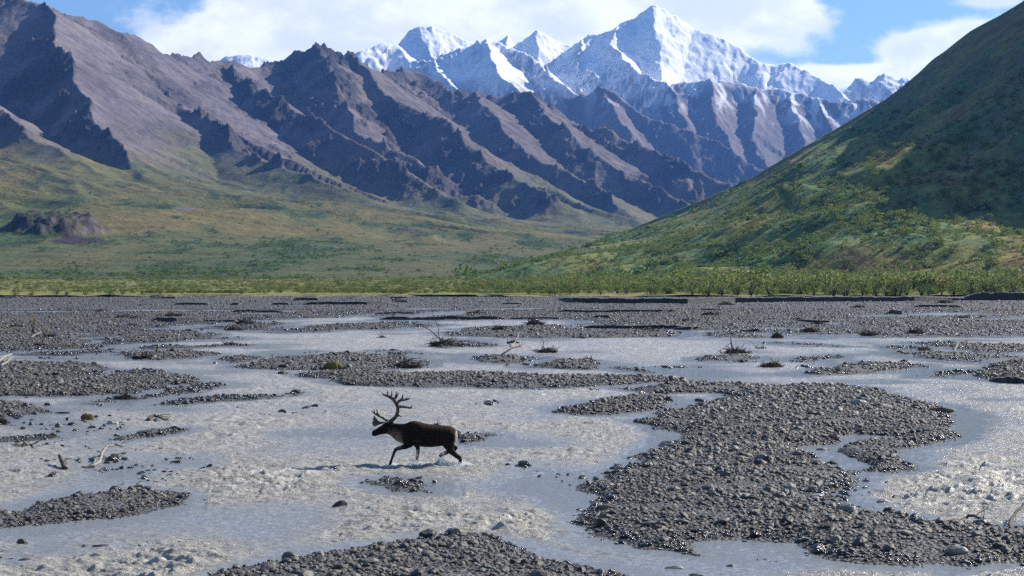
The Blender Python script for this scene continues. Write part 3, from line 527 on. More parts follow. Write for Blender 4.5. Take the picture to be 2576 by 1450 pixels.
# ------------------------------------------------------------------ loose things on the bars
rng = np.random.RandomState(11)
def obj_from_bm(name, bm, mat, parent=None, smooth=True):
    me = bpy.data.meshes.new(name); bm.to_mesh(me); bm.free()
    if smooth: me.polygons.foreach_set('use_smooth', np.ones(len(me.polygons), bool))
    me.materials.append(mat); o = bpy.data.objects.new(name, me); COL.objects.link(o)
    if parent: o.parent = parent
    return o
def add_tube(bm, pts, rad, seg=6):
    """tapered tube through points"""
    pts = [Vector(p) for p in pts]; rings = []
    for i, p in enumerate(pts):
        t = (pts[min(i + 1, len(pts) - 1)] - pts[max(i - 1, 0)]).normalized()
        a = t.cross(Vector((0.13, 0.31, 0.94)))
        a = a.normalized() if a.length > 1e-3 else Vector((1, 0, 0)); b_ = t.cross(a)
        r = rad[i] if hasattr(rad, '__len__') else rad
        rings.append([bm.verts.new(p + (a * math.cos(k * 2 * math.pi / seg) + b_ * math.sin(k * 2 * math.pi / seg)) * r) for k in range(seg)])
    for r0, r1 in zip(rings[:-1], rings[1:]):
        for k in range(seg): bm.faces.new((r0[k], r0[(k + 1) % seg], r1[(k + 1) % seg], r1[k]))
    bm.faces.new(rings[0][::-1]); bm.faces.new(rings[-1])
def stone_bm(seed, sub=2, flat=0.55, rough=0.22, planes=5):
    r = np.random.RandomState(seed); bm = bmesh.new(); bmesh.ops.create_icosphere(bm, subdivisions=sub, radius=0.5)
    ax = np.array([1.0, r.uniform(0.6, 0.95), flat * r.uniform(0.75, 1.2)])
    pl = [(lambda n: n / np.linalg.norm(n))(r.normal(size=3)) for _ in range(planes)]; off = r.uniform(0.30, 0.46, planes)
    for v in bm.verts:
        p = np.array(v.co)
        for n, o_ in zip(pl, off):
            e = p @ n - o_
            if e > 0: p = p - n * e * 0.9
        p = p * (1 + rough * float(perlin(p[0] * 3 + seed, p[1] * 3 + p[2] * 2.3, seed)) * 0.5)
        v.co = p * ax
    return bm
# stone material: greys, a few tan and rusty ones, each stone of one colour
m, nt, b = new_mat('river_stone'); M_stone = m
oi = nt.nodes.new('ShaderNodeObjectInfo'); cr_ = nt.nodes.new('ShaderNodeValToRGB'); nt.links.new(oi.outputs['Random'], cr_.inputs[0])
els = cr_.color_ramp.elements; els[0].position = 0; els[0].color = (0.033, 0.030, 0.026, 1); els[1].position = 1; els[1].color = (0.144, 0.078, 0.043, 1)
for pos, c in ((0.25, (0.061, 0.056, 0.048)), (0.5, (0.108, 0.099, 0.081)), (0.72, (0.165, 0.150, 0.120)), (0.84, (0.260, 0.235, 0.196)), (0.9, (0.080, 0.078, 0.064)), (0.955, (0.144, 0.112, 0.074))):
    e = els.new(pos); e.color = (*c, 1)
tcn = nt.nodes.new('ShaderNodeTexCoord'); n0 = noise(nt, tcn.outputs['Object'], 5.0, 5, 0.65)
vm = N(nt, 'ShaderNodeVectorMath', operation='SCALE'); nt.links.new(cr_.outputs[0], vm.inputs[0]); nt.links.new(sstep(nt, n0, 0.3, 0.7, 0.65, 1.25), vm.inputs['Scale'])
wa = N(nt, 'ShaderNodeAttribute', attribute_name='wet', attribute_type='INSTANCER')
nt.links.new(mixc(nt, mth(nt, 'MULTIPLY', wa.outputs['Fac'], 0.68), vm.outputs[0], (0.012, 0.012, 0.012)), b.inputs['Base Color']); nt.links.new(mth(nt, 'SUBTRACT', 0.5, mth(nt, 'MULTIPLY', wa.outputs['Fac'], 0.3)), b.inputs['Roughness']); b.inputs['Specular IOR Level'].default_value = 0.5
bp = N(nt, 'ShaderNodeBump', i_Strength=0.5, i_Distance=0.1); nt.links.new(n0, bp.inputs['Height']); nt.links.new(bp.outputs[0], b.inputs['Normal'])
def proto(name, bm, mat):
    me = bpy.data.meshes.new(name); bm.to_mesh(me); bm.free(); me.materials.append(mat)
    me.polygons.foreach_set('use_smooth', np.zeros(len(me.polygons), bool) if 'stone' in name else np.ones(len(me.polygons), bool))
    return bpy.data.objects.new(name, me)
def scatter(name, P, rot, scl, idx, protos, wet=None):
    me = bpy.data.meshes.new(name); me.vertices.add(len(P)); me.vertices.foreach_set('co', P.astype(np.float32).ravel())
    a = me.attributes.new('rot', 'FLOAT_VECTOR', 'POINT'); a.data.foreach_set('vector', rot.astype(np.float32).ravel())
    a = me.attributes.new('scl', 'FLOAT_VECTOR', 'POINT'); a.data.foreach_set('vector', scl.astype(np.float32).ravel())
    a = me.attributes.new('idx', 'INT', 'POINT'); a.data.foreach_set('value', idx.astype(np.int32))
    if wet is not None: a = me.attributes.new('wet', 'FLOAT', 'POINT'); a.data.foreach_set('value', wet.astype(np.float32))
    o = bpy.data.objects.new(name, me); COL.objects.link(o); o['kind'] = 'stuff'
    c = bpy.data.collections.new(name + '_kinds')
    for q in protos: c.objects.link(q)
    ng = bpy.data.node_groups.new(name, 'GeometryNodeTree')
    ng.interface.new_socket('Geometry', in_out='INPUT', socket_type='NodeSocketGeometry'); ng.interface.new_socket('Geometry', in_out='OUTPUT', socket_type='NodeSocketGeometry')
    gi = ng.nodes.new('NodeGroupInput'); go = ng.nodes.new('NodeGroupOutput'); ip = ng.nodes.new('GeometryNodeInstanceOnPoints'); ci = ng.nodes.new('GeometryNodeCollectionInfo')
    ci.inputs['Collection'].default_value = c; ci.inputs['Separate Children'].default_value = True; ci.inputs['Reset Children'].default_value = True
    def na(n, t):
        q = ng.nodes.new('GeometryNodeInputNamedAttribute'); q.data_type = t; q.inputs['Name'].default_value = n; return q.outputs['Attribute']
    L_ = ng.links.new
    L_(gi.outputs[0], ip.inputs['Points']); L_(ci.outputs[0], ip.inputs['Instance']); ip.inputs['Pick Instance'].default_value = True
    L_(na('idx', 'INT'), ip.inputs['Instance Index']); L_(na('rot', 'FLOAT_VECTOR'), ip.inputs['Rotation']); L_(na('scl', 'FLOAT_VECTOR'), ip.inputs['Scale']); L_(ip.outputs[0], go.inputs[0])
    md = o.modifiers.new('scatter', 'NODES'); md.node_group = ng
    return o
SP = [proto('stone_kind', stone_bm(300 + i, 2, 0.5 + 0.03 * i), M_stone) for i in range(10)]
def sample(d0, d1, dens, pxa=-420, pxb=3000):
    """uniform on the ground between two depths, inside the wedge of the view"""
    wa, wb = (pxa - CXP) / F, (pxb - CXP) / F
    n = int(dens * (wb - wa) * (d1 * d1 - d0 * d0) / 2)
    d = np.sqrt(rng.uniform(d0 * d0, d1 * d1, n)); x = rng.uniform(wa, wb, n) * d
    return x, d
PS, RS_, SS = [], [], []
for d0, d1, dens, med, sg, top in ((27, 48, 175, 0.053, 0.62, 0.38), (48, 70, 105, 0.067, 0.56, 0.42), (70, 100, 40, 0.12, 0.42, 0.5), (100, 150, 16, 0.13, 0.42, 0.45), (150, 260, 4.5, 0.16, 0.40, 0.45), (260, 400, 0.9, 0.19, 0.40, 0.5)):
    x, d = sample(d0, d1, dens); z = ground_z(x, d)
    size = np.minimum(med * np.exp(rng.normal(0, sg, len(x))), top)
    sandy = fbm(x / 2.2, d / 2.8, 3, 0.55, 305)
    pr = np.where(z > 0.03, np.where(sandy > 0.24, 0.12, 1.0), np.where(z > -0.06, 0.10, np.where(z > -0.14, 0.02, 0)))
    k = (rng.rand(len(x)) < pr) & (z + size * 0.3 > 0.005)
    x, d, z, size = x[k], d[k], z[k], size[k]
    PS.append(np.stack([x, d, np.maximum(z, -0.05) + size * 0.06], -1)); SS.append(np.stack([size * rng.uniform(0.8, 1.25, len(x)), size, size * rng.uniform(0.7, 1.1, len(x))], -1))
    RS_.append(np.stack([rng.normal(0, 0.22, len(x)), rng.normal(0, 0.22, len(x)), rng.uniform(0, 6.28, len(x))], -1))
# stones standing in the shallows
SHG = shoal
x, d = sample(30, 110, 9.0); px_ = CXP + x / d * F; py_ = HZ + F * CAMZ / d
sh = SHG[np.clip(((pys[0] - py_) / (pys[0] - pys[1])).astype(int), 0, len(pys) - 1), np.clip(((px_ - pxs[0]) / (pxs[1] - pxs[0])).astype(int), 0, len(pxs) - 1)]
cl = fbm(x / 1.6, d / 2.2, 3, 0.6, 311); k = (rng.rand(len(x)) < np.clip(sh * (0.45 + cl * 2.2), 0, 1)) & (ground_z(x, d) < 0.04); x, d = x[k], d[k]; size = np.minimum(0.13 * np.exp(rng.normal(0, 0.45, len(x))) * np.clip(d / 55, .8, 1.6), 0.42)
PS.append(np.stack([x, d, size * 0.06 - 0.01], -1)); SS.append(np.stack([size * 1.25, size, size * 0.9], -1)); RS_.append(np.stack([rng.normal(0, 0.3, len(x)), rng.normal(0, 0.3, len(x)), rng.uniform(0, 6.28, len(x))], -1)); print('shoal stones', len(x))
PS = np.concatenate(PS); RS_ = np.concatenate(RS_); SS = np.concatenate(SS)
print('stones', len(PS))
scatter('gravel', PS, RS_, SS, rng.randint(0, 10, len(PS)), SP, 1 - sm(ground_z(PS[:, 0], PS[:, 1]) + rng.normal(0, 0.02, len(PS)), 0.03, 0.15))

# ---- single rocks one can point at
def rock(px, py, size, seed, label, tone=(0.10, 0.10, 0.10), flat=0.6, sc=(1.3, 0.8, 1.0), rz=0.0, cat='rock', tilt=0.0):
    x, d = gxy(px, py); z = float(ground_z(np.array([x]), np.array([d]))[0])
    m_, n_, b_ = new_mat('rock_surface'); g_ = n_.nodes.new('ShaderNodeTexCoord'); q = noise(n_, g_.outputs['Object'], 3.0 / size, 7, 0.65)
    n_.links.new(mixc(n_, sstep(n_, q, 0.3, 0.7), tuple(t * 0.6 for t in tone), tuple(t * 1.25 for t in tone)), b_.inputs['Base Color']); b_.inputs['Roughness'].default_value = 0.5
    bp_ = N(n_, 'ShaderNodeBump', i_Strength=0.6, i_Distance=0.03); n_.links.new(q, bp_.inputs['Height']); n_.links.new(bp_.outputs[0], b_.inputs['Normal'])
    bm = stone_bm(seed, 3, flat, 0.3, 7); bm.transform(Matrix.Diagonal((size * sc[0], size * sc[1], size * sc[2], 1)))
    o = obj_from_bm('rock', bm, m_, smooth=False); o.location = (x, d, max(z, -0.04) + size * 0.14 * sc[2]); o.rotation_euler = (0, tilt, rz)
    return tag(o, label, cat, 'rocks of the riverbed')
DK = (0.045, 0.043, 0.042); GY = (0.16, 0.16, 0.155); TN = (0.24, 0.20, 0.15); PL = (0.34, 0.33, 0.31); RD = (0.16, 0.09, 0.06); BN = (0.09, 0.07, 0.05)
for a in [
    (852, 1277, 0.36, 1, 'dark pointed rock alone in the open river below the caribou', DK, 0.6, (1.3, .7, 1.1), 0.2, 'rock', -0.35), (831, 1297, 0.24, 2, 'small flat dark rock just below the pointed one in mid river', DK, 0.4, (1.3, .8, .8)),
    (529, 1177, 0.22, 3, 'blocky black rock at the right end of the shallow stone field', DK, 0.8, (1.0, .8, 1.2)), (256, 1375, 0.30, 4, 'long low dark rock in the water under the left gravel bar', DK, 0.4, (1.5, .7, .8)),
    (348, 1232, 0.34, 5, 'big dark cobble on the upper edge of the left gravel bar', (0.07, 0.07, 0.075), 0.6, (1.2, .8, 1.0)), (65, 1411, 0.22, 6, 'dark round rock in the shallows of the bottom left corner', DK, 0.6, (1.3, .9, 1.0)),
    (162, 1041, 0.38, 7, 'dark flat rock lying alone in the left channel', DK, 0.4, (1.4, .7, .8)), (197, 1058, 0.28, 71, 'pinkish flat rock next to the mossy green stone', (0.28, 0.21, 0.17), 0.4, (1.4, .7, .8)),
    (283, 1067, 0.40, 8, 'pale square boulder standing in the shallow left channel', PL, 0.7, (1.1, .9, 1.0)), (304, 1066, 0.28, 81, 'reddish rock beside the pale square boulder', RD, 0.6, (1.2, .8, .9)),
    (440, 1086, 0.30, 9, 'dark block at the right tip of the narrow gravel spit', DK, 0.7, (1.3, .9, 1.0)), (742, 1417, 0.28, 10, 'grey slab at the water edge left of the bottom gravel bank', GY, 0.4, (1.6, .8, .7)),
    (1074, 1357, 0.34, 11, 'dark triangular boulder on the crest of the bottom gravel bank', DK, 0.8, (1.2, .8, 1.2), 0.3), (1150, 1362, 0.26, 12, 'tan cobble on the crest of the bottom gravel bank', TN, 0.6, (1.2, .9, 1)),
    (1223, 1359, 0.22, 13, 'brown cobble near the right end of the bottom bank crest', (0.19, 0.15, 0.12), 0.6, (1.1, .9, 1)), (1698, 1431, 0.26, 14, 'light grey cobble in the water of the bottom right channel', PL, 0.5, (1.4, .9, .9)),
    (1753, 1447, 0.24, 15, 'rounded stone at the bottom frame edge in the right channel', GY, 0.5, (1.3, .9, .9)), (1837, 1425, 0.17, 16, 'small wet black stone beside the pool outlet', DK, 0.6, (1.1, .9, 1)),
    (1773, 1194, 0.40, 17, 'long flat tan slab in the middle of the large bar', (0.20, 0.18, 0.15), 0.35, (1.7, .8, .7)), (2041, 1259, 0.40, 18, 'long flat grey slab near the right channel', (0.22, 0.22, 0.22), 0.38, (1.8, .8, .8), 0.1),
    (2043, 1172, 0.36, 19, 'rounded grey slab on the large bar left of the pool', (0.20, 0.195, 0.18), 0.45, (1.6, .8, .8)), (1916, 1180, 0.30, 20, 'blue-grey rounded cobble in the centre of the large bar', (0.17, 0.18, 0.20), 0.7, (1.2, .9, 1)),
    (1526, 1296, 0.36, 21, 'large grey-brown cobble on the left corner of the large bar', (0.16, 0.145, 0.125), 0.55, (1.5, .9, .9)), (1643, 1342, 0.34, 22, 'oval grey slab near the lower edge of the large bar', (0.19, 0.19, 0.18), 0.4, (1.5, .9, .8)),
    (2221, 1264, 0.26, 23, 'grey-white stone standing in the right channel', PL, 0.6, (1.3, .9, .9)), (2237, 1287, 0.24, 24, 'round wet black stone at the shore of the right channel', DK, 0.8, (1.1, 1, 1.1)),
    (2325, 1268, 0.24, 25, 'flat black rock just awash in the right channel', DK, 0.35, (1.6, .8, .8)), (2407, 1407, 0.34, 26, 'largest pale cobble at the lower right shore', (0.26, 0.25, 0.235), 0.6, (1.3, .9, 1)),
    (1680, 1128, 0.42, 27, 'whitish angular rock near the left shore of the large bar', PL, 0.7, (1.2, .9, 1)), (2158, 1036, 0.46, 28, 'pale angular boulder on the upper part of the large bar', PL, 0.6, (1.4, .9, 1)),
    (1892, 995, 0.40, 29, 'grey boulder at the upper edge of the large bar', GY, 0.6, (1.3, .9, 1)), (1553, 1180, 0.32, 30, 'black wet rock at the left shoreline of the large bar', DK, 0.6, (1.4, .9, .9)),
    (2365, 1041, 0.62, 31, 'brown log-like rock on the right tip of the large bar', BN, 0.4, (1.8, .6, .8), -0.1), (2070, 1132, 0.34, 32, 'pale boulder left of the muddy pool on the large bar', (0.25, 0.24, 0.22), 0.6, (1.2, .9, 1)),
    (1960, 1092, 0.36, 33, 'dark brown boulder in the upper middle of the large bar', BN, 0.6, (1.3, .9, 1)), (1985, 1245, 0.30, 34, 'light tilted cobble above the long grey slab', (0.28, 0.27, 0.25), 0.7, (1.2, .8, 1), 0.4),
    (715, 929, 0.5, 35, 'black stone at the left tip of the middle island', DK, 0.6, (1.3, .9, .9)), (711, 941, 0.5, 36, 'black stone in the water before the long narrow bar', DK, 0.5, (1.3, .9, .9)),
    (150, 1040, 0.3, 37, 'wet rock left of the flat rock in the left channel', DK, 0.5, (1.2, .9, .9)), (2130, 1310, 0.34, 38, 'tan-grey cobble on the lower right bar', (0.21, 0.19, 0.16), 0.55, (1.4, .9, 1)),
]:
    rock(*a)
for px, py, sz, lab in [(219, 1056, 0.42, 'mossy green stone in the shallow left channel'), (838, 930, 0.8, 'rounded yellow-green moss cushion on the middle island')]:
    x, d = gxy(px, py); m_, n_, b_ = new_mat('moss'); g_ = n_.nodes.new('ShaderNodeTexCoord'); q = noise(n_, g_.outputs['Object'], 9, 6, 0.7)
    n_.links.new(mixc(n_, q, (0.03, 0.035, 0.01), (0.20, 0.16, 0.03)), b_.inputs['Base Color']); b_.inputs['Roughness'].default_value = 1
    bm = stone_bm(90 + px, 4, 0.8, 0.5, 2)
    for v in bm.verts: v.co *= 1 + 0.16 * float(perlin(v.co.x * 14, v.co.y * 14 + v.co.z * 9, 5))
    bm.transform(Matrix.Diagonal((sz * 1.2, sz * 0.8, sz * 0.9, 1))); o = obj_from_bm('moss_cushion', bm, m_); o.location = (x, d, max(float(ground_z(np.array([x]), np.array([d]))[0]), 0) + sz * 0.1); tag(o, lab, 'moss')

# ---- low cut banks in the gravel: steep faces turned to the camera, tops level with the flat behind
def ledge(pts, hgt, depth, seed, taper=0.12):
    q = np.array(pts, float); n = max(24, int(abs(q[-1, 0] - q[0, 0]) / 3)); t = np.linspace(0, 1, n)
    px = np.interp(t, np.linspace(0, 1, len(q)), q[:, 0]); py = np.interp(t, np.linspace(0, 1, len(q)), q[:, 1])
    d = F * CAMZ / (py - HZ); x = (px - CXP) / F * d
    d = d + fbm(x / 22.0, x * 0 + seed, 3, 0.45, seed) * 0.9 * np.clip(d / 150, .4, 2)
    h = hgt * np.clip(np.minimum(t, 1 - t) / taper, 0, 1) ** 0.6 * (1 + 0.35 * fbm(x / 2.5, x * 0, 4, 0.6, seed + 1)); z0 = np.minimum(ground_z(x, d), 0.9)
    rows = []
    for k, (back, up) in enumerate(((-0.12, -0.3), (0.0, 0.0), (0.05, 0.55), (0.07, 0.97), (0.45, 1.0), (depth * 0.4, 0.8), (depth, 0.1), (depth * 1.15, -0.5))):
        jit = fbm(x / 0.9, x * 0 + 3.1, 3, 0.6, seed + 2) * 0.25 * np.minimum(1, 50 / d) if k in (0, 1, 2, 3) else 0
        rows.append(np.stack([x * (1 + back / d), d + back + jit, z0 + h * up + (0.02 if k > 3 else 0) + fbm(x / 1.2, x * 0 + k, 3, 0.6, seed + k) * 0.06 * (k > 2)], -1))
    A = np.array(rows); col = np.broadcast_to(GREY * 0.95, A.shape[:2] + (3,)).copy(); col[:4] *= 0.55  # front face rows darkened: their backlit shade is put into the colour
    grid_mesh('riverbank', A[..., 0], A[..., 1], A[..., 2], M_gravel, attrs={'col': col}, smooth=False)
for i, (p, hg, dp) in enumerate([
    ([(1405, 758), (1440, 765), (1560, 767), (1730, 767), (1850, 764), (2000, 763), (2300, 761), (2460, 759)], 0.75, 45), ([(2420, 760), (2576, 759), (3000, 758)], 1.35, 60),
    (cA([(1125, 274), (1300, 278), (1490, 274)]), 0.42, 10), (cA([(1490, 276), (1750, 274)]), 0.2, 8), (cA([(1280, 157), (1545, 157)]), 0.30, 18), (cA([(2160, 124), (2350, 123)]), 0.45, 25), (cA([(2060, 121), (2150, 120)]), 0.25, 22), (cA([(1110, 111), (1300, 110)]), 0.35, 25), (cA([(1100, 98), (1220, 98)]), 0.25, 25),
    (cA([(2175, 224), (2290, 220)]), 0.42, 14), (cA([(2225, 156), (2420, 155), (2700, 155), (2880, 152)]), 0.40, 18), (cA([(560, 74), (800, 75), (960, 74)]), 0.5, 16), (cA([(1200, 72), (1580, 66)]), 0.55, 16), (cA([(1920, 60), (2200, 58), (2530, 55)]), 0.55, 16), (cA([(0, 106), (130, 105)]), 0.35, 20),
    (cA([(1700, 205), (2090, 205)]), 0.25, 10), (cA([(2000, 158), (2130, 158)]), 0.3, 14), (cA([(1700, 160), (1760, 160)]), 0.3, 14), (cA([(2250, 244), (2440, 240)]), 0.22, 8), (cA([(130, 362), (290, 358)]), 0.18, 5), (cA([(350, 468), (600, 462)]), 0.18, 4), (cA([(860, 140), (1000, 138)]), 0.2, 18),
    (cB([(310, 257), (600, 258), (900, 257), (1250, 255)]), 0.34, 9), (cB([(1250, 254), (1680, 254)]), 0.16, 8), (cB([(490, 92), (640, 96), (820, 96)]), 0.42, 22), (cB([(810, 92), (1000, 92), (1270, 98)]), 0.42, 22), (cB([(385, 106), (520, 106)]), 0.25, 20), (cB([(420, 136), (520, 136)]), 0.3, 16), (cB([(1210, 152), (1350, 153)]), 0.2, 14), (cB([(270, 215), (580, 213)]), 0.2, 8),
    (cB([(1600, 212), (1850, 214), (2250, 213), (2576, 209)]), 0.28, 10), (cB([(1890, 250), (2010, 250)]), 0.28, 9), (cB([(1790, 318), (2000, 322), (2300, 326), (2576, 328)]), 0.28, 7), (cB([(1750, 392), (1870, 393), (2000, 391), (2110, 384)]), 0.26, 4), (cB([(2210, 375), (2320, 372), (2430, 366)]), 0.22, 4), (cB([(1680, 396), (1860, 392)]), 0.16, 3), (cB([(420, 178), (540, 178)]), 0.22, 10),
    (cC([(0, 330), (120, 332), (230, 330)]), 0.26, 6), (cC([(1580, 218), (1690, 217)]), 0.55, 14), (cC([(1770, 174), (2130, 175)]), 0.3, 16), (cC([(480, 344), (640, 345)]), 0.2, 5), (cC([(900, 274), (1060, 277), (1160, 276)]), 0.22, 8), (cC([(1200, 84), (1500, 82), (1900, 92)]), 0.5, 20), (cC([(200, 198), (360, 198)]), 0.18, 10),
    (cF([(2290, 512), (2380, 520), (2464, 524), (2600, 528)]), 0.26, 3),
]):
    ledge(p, hg, dp, 400 + i * 7)
# ------------------------------------------------------------------ shrubs and scrub
def leaf_mat(name, ramp):
    m, nt, b = new_mat(name); oi = nt.nodes.new('ShaderNodeObjectInfo'); geo = nt.nodes.new('ShaderNodeNewGeometry')
    cr = nt.nodes.new('ShaderNodeValToRGB'); nt.links.new(oi.outputs['Random'], cr.inputs[0]); e = cr.color_ramp.elements
    e[0].position = 0; e[0].color = (*ramp[0], 1); e[1].position = 1; e[1].color = (*ramp[-1], 1)
    for i, c in enumerate(ramp[1:-1]): q = e.new((i + 1) / (len(ramp) - 1)); q.color = (*c, 1)
    k = sstep(nt, geo.outputs['Random Per Island'], 0.0, 1.0, 0.6, 1.45)
    vm = N(nt, 'ShaderNodeVectorMath', operation='SCALE'); nt.links.new(cr.outputs[0], vm.inputs[0]); nt.links.new(k, vm.inputs['Scale'])
    nt.links.new(vm.outputs[0], b.inputs['Base Color']); b.inputs['Roughness'].default_value = 0.6; b.inputs['Specular IOR Level'].default_value = 0.25
    tr = nt.nodes.new('ShaderNodeBsdfTranslucent'); vm2 = N(nt, 'ShaderNodeVectorMath', operation='MULTIPLY'); nt.links.new(vm.outputs[0], vm2.inputs[0]); vm2.inputs[1].default_value = (1.05, 1.2, 0.5)
    nt.links.new(vm2.outputs[0], tr.inputs['Color']); mx = nt.nodes.new('ShaderNodeMixShader'); mx.inputs[0].default_value = 0.42
    nt.links.new(b.outputs[0], mx.inputs[1]); nt.links.new(tr.outputs[0], mx.inputs[2]); nt.links.new(mx.outputs[0], nt.nodes['Material Output'].inputs['Surface'])
    return m
M_leaf = leaf_mat('willow_leaves', [(0.081, 0.122, 0.055), (0.122, 0.163, 0.069), (0.155, 0.188, 0.073), (0.188, 0.199, 0.090), (0.101, 0.143, 0.077), (0.195, 0.163, 0.073)])
M_leafh = leaf_mat('hillside_leaves', [(0.066, 0.119, 0.047), (0.097, 0.154, 0.057), (0.130, 0.181, 0.064), (0.169, 0.194, 0.064), (0.082, 0.139, 0.067)])
M_leafy = leaf_mat('autumn_leaves', [(0.45, 0.20, 0.03), (0.38, 0.28, 0.04)])
M_grass = leaf_mat('scrub_leaves', [(0.121, 0.140, 0.057), (0.094, 0.120, 0.048), (0.144, 0.149, 0.063), (0.149, 0.121, 0.055)])
m, nt, b = new_mat('shrub_bark'); M_stem = m; b.inputs['Base Color'].default_value = (0.07, 0.055, 0.042, 1); b.inputs['Roughness'].default_value = 0.9
def leaf_cloud(seed, n, lobes, size, w=0.5):
    """n small leaf-clump faces spread through a few lobes of a crown of height 1"""
    r = np.random.RandomState(seed); bm = bmesh.new()
    L_ = [(r.uniform(-w, w) * 0.75, r.uniform(-w, w) * 0.75, r.uniform(0.05, 0.72), r.uniform(0.16, 0.30)) for _ in range(lobes)]
    for i in range(n):
        lx, ly, lz, lr = L_[r.randint(lobes)]; v = r.normal(size=3); v /= np.linalg.norm(v); rad = lr * r.uniform(0.25, 1.0) ** 0.4
        c = Vector((lx + v[0] * rad * 1.15, ly + v[1] * rad * 1.15, max(lz + v[2] * rad, 0.03)))
        q = Matrix.Rotation(r.uniform(0, 6.28), 3, 'Z') @ Matrix.Rotation(r.normal(0.9, 0.5), 3, 'X') @ Matrix.Rotation(r.uniform(0, 6.28), 3, 'Z'); s = size * r.uniform(0.6, 1.3)
        vs = [bm.verts.new(c + q @ Vector(k) * s) for k in ((-0.5, 0, 0), (0, -0.32, 0.06), (0.55, 0, 0), (0, 0.32, 0.06))]
        bm.faces.new(vs)
    return bm
def hill_z(px, d):
    P_, D_, H_ = HILL[0], HILL[1], HILL[2]
    c = np.clip((px - P_[0]) / (P_[1] - P_[0]), 0, len(P_) - 1).astype(int); r = np.clip(np.searchsorted(D_, d), 0, len(D_) - 1); return H_[r, c], HILL[3][r, c], HILL[4][r, c], HILL[5][r, c]
def apron_z(px, d):
    P_, D_ = APRON[0], APRON[1]; c = np.clip((px - P_[0]) / (P_[1] - P_[0]), 0, len(P_) - 1).astype(int); r = np.clip(np.searchsorted(D_, d), 0, len(D_) - 1); return tuple(q[r, c] for q in APRON[2:])
def meadow_z(px, d):
    ed = F * (CAMZ - 0.9) / (np.interp(px, [-560, 0, 300, 850, 1300, 1600, 1800, 2100, 2576, 3140], [746, 745, 742, 737, 740, 741, 743, 744, 744, 744]) - HZ)
    return 0.95 + 0 * px, ed
BK = [proto('bush_kind', leaf_cloud(500 + i, 150, 6, 0.16), M_leafh) for i in range(6)]
GK = [proto('scrub_kind', leaf_cloud(520 + i, 70, 6, 0.22, 0.8), M_grass) for i in range(4)]
WK = [proto('willow_kind', leaf_cloud(540 + i, 230, 8, 0.12), M_leaf) for i in range(6)]
# bushes on the hill
n = 46000; px = rng.uniform(1150, 2950, n); d = rng.uniform(640, 2300, n) ; keep = rng.rand(n) < d / 2300 + 0.25; px, d = px[keep], d[keep]
z, g1, g2_, st = hill_z(px, d); pr = np.clip(0.30 + g1 * 2.2 + g2_ * 1.2, 0.02, 1.0) * np.where(z > 1.2, 1, 0) * (1 - sm(st, 0.62, 0.8) * 0.85) * (1 - sm(z, 90, 220) * 0.8)
k = rng.rand(len(px)) < pr; px, d, z = px[k], d[k], z[k]; h_ = rng.lognormal(0.45, 0.40, len(px)) * 1.15 * (1 - sm(z, 60, 200) * 0.45)
scatter('hillside_shrubbery', np.stack([(px - CXP) / F * d, d, z - 0.15 * h_], -1), np.stack([rng.normal(0, .1, len(px)), rng.normal(0, .1, len(px)), rng.uniform(0, 6.28, len(px))], -1), np.stack([h_ * rng.uniform(1.0, 1.7, len(px)), h_ * rng.uniform(1.0, 1.5, len(px)), h_], -1), rng.randint(0, 6, len(px)), BK)
print('hill bushes', len(px))
# scrub on the fan below the left mountains
n = 70000; px = rng.uniform(-400, 1500, n); d = rng.uniform(760, 2600, n); z, gq, g2q, vq = apron_z(px, d)
k = rng.rand(n) < np.clip(0.03 - gq * 0.7 + g2q * 1.0, 0.01, 0.5) * (0.45 + 0.55 * sm(d, 800, 1500)) * vq * (1 - sm(z, 40, 120) * 0.85) * sm(d, 700, 900); px, d, z = px[k], d[k], z[k]; h_ = rng.lognormal(0.25, 0.4, len(px))
scatter('slope_shrubbery', np.stack([(px - CXP) / F * d, d, z - 0.15 * h_], -1), np.stack([0 * px, 0 * px, rng.uniform(0, 6.28, len(px))], -1), np.stack([h_ * 1.7, h_ * 1.5, h_], -1), rng.randint(0, 6, len(px)), BK)
print('slope bushes', len(px))
# low scrub on the flat
n = 60000; px = rng.uniform(-450, 3050, n); d = 380 + rng.uniform(0, 1, n) ** 1.5 * 900; z, ed = meadow_z(px, d)
ex = d - ed; cl = fbm((px - CXP) / F * d / 14, d / 30, 3, 0.6, 551)
k = (ex > 1 - 6 * rng.rand(n)) & (rng.rand(n) < np.clip(0.35 + cl * 1.6, 0.05, 1)); px, d, z, ex = px[k], d[k], z[k], ex[k]
h_ = (0.35 + 0.5 * rng.rand(len(px)) ** 2) * np.interp(px, [0, 900, 1500, 2500], [0.95, 1.1, 1.1, 1.2])
scatter('scrub_undergrowth', np.stack([(px - CXP) / F * d, d, z - 0.08], -1), np.stack([0 * px, 0 * px, rng.uniform(0, 6.28, len(px))], -1), np.stack([h_ * 1.8, h_ * 1.6, h_], -1), rng.randint(0, 4, len(px)), GK)
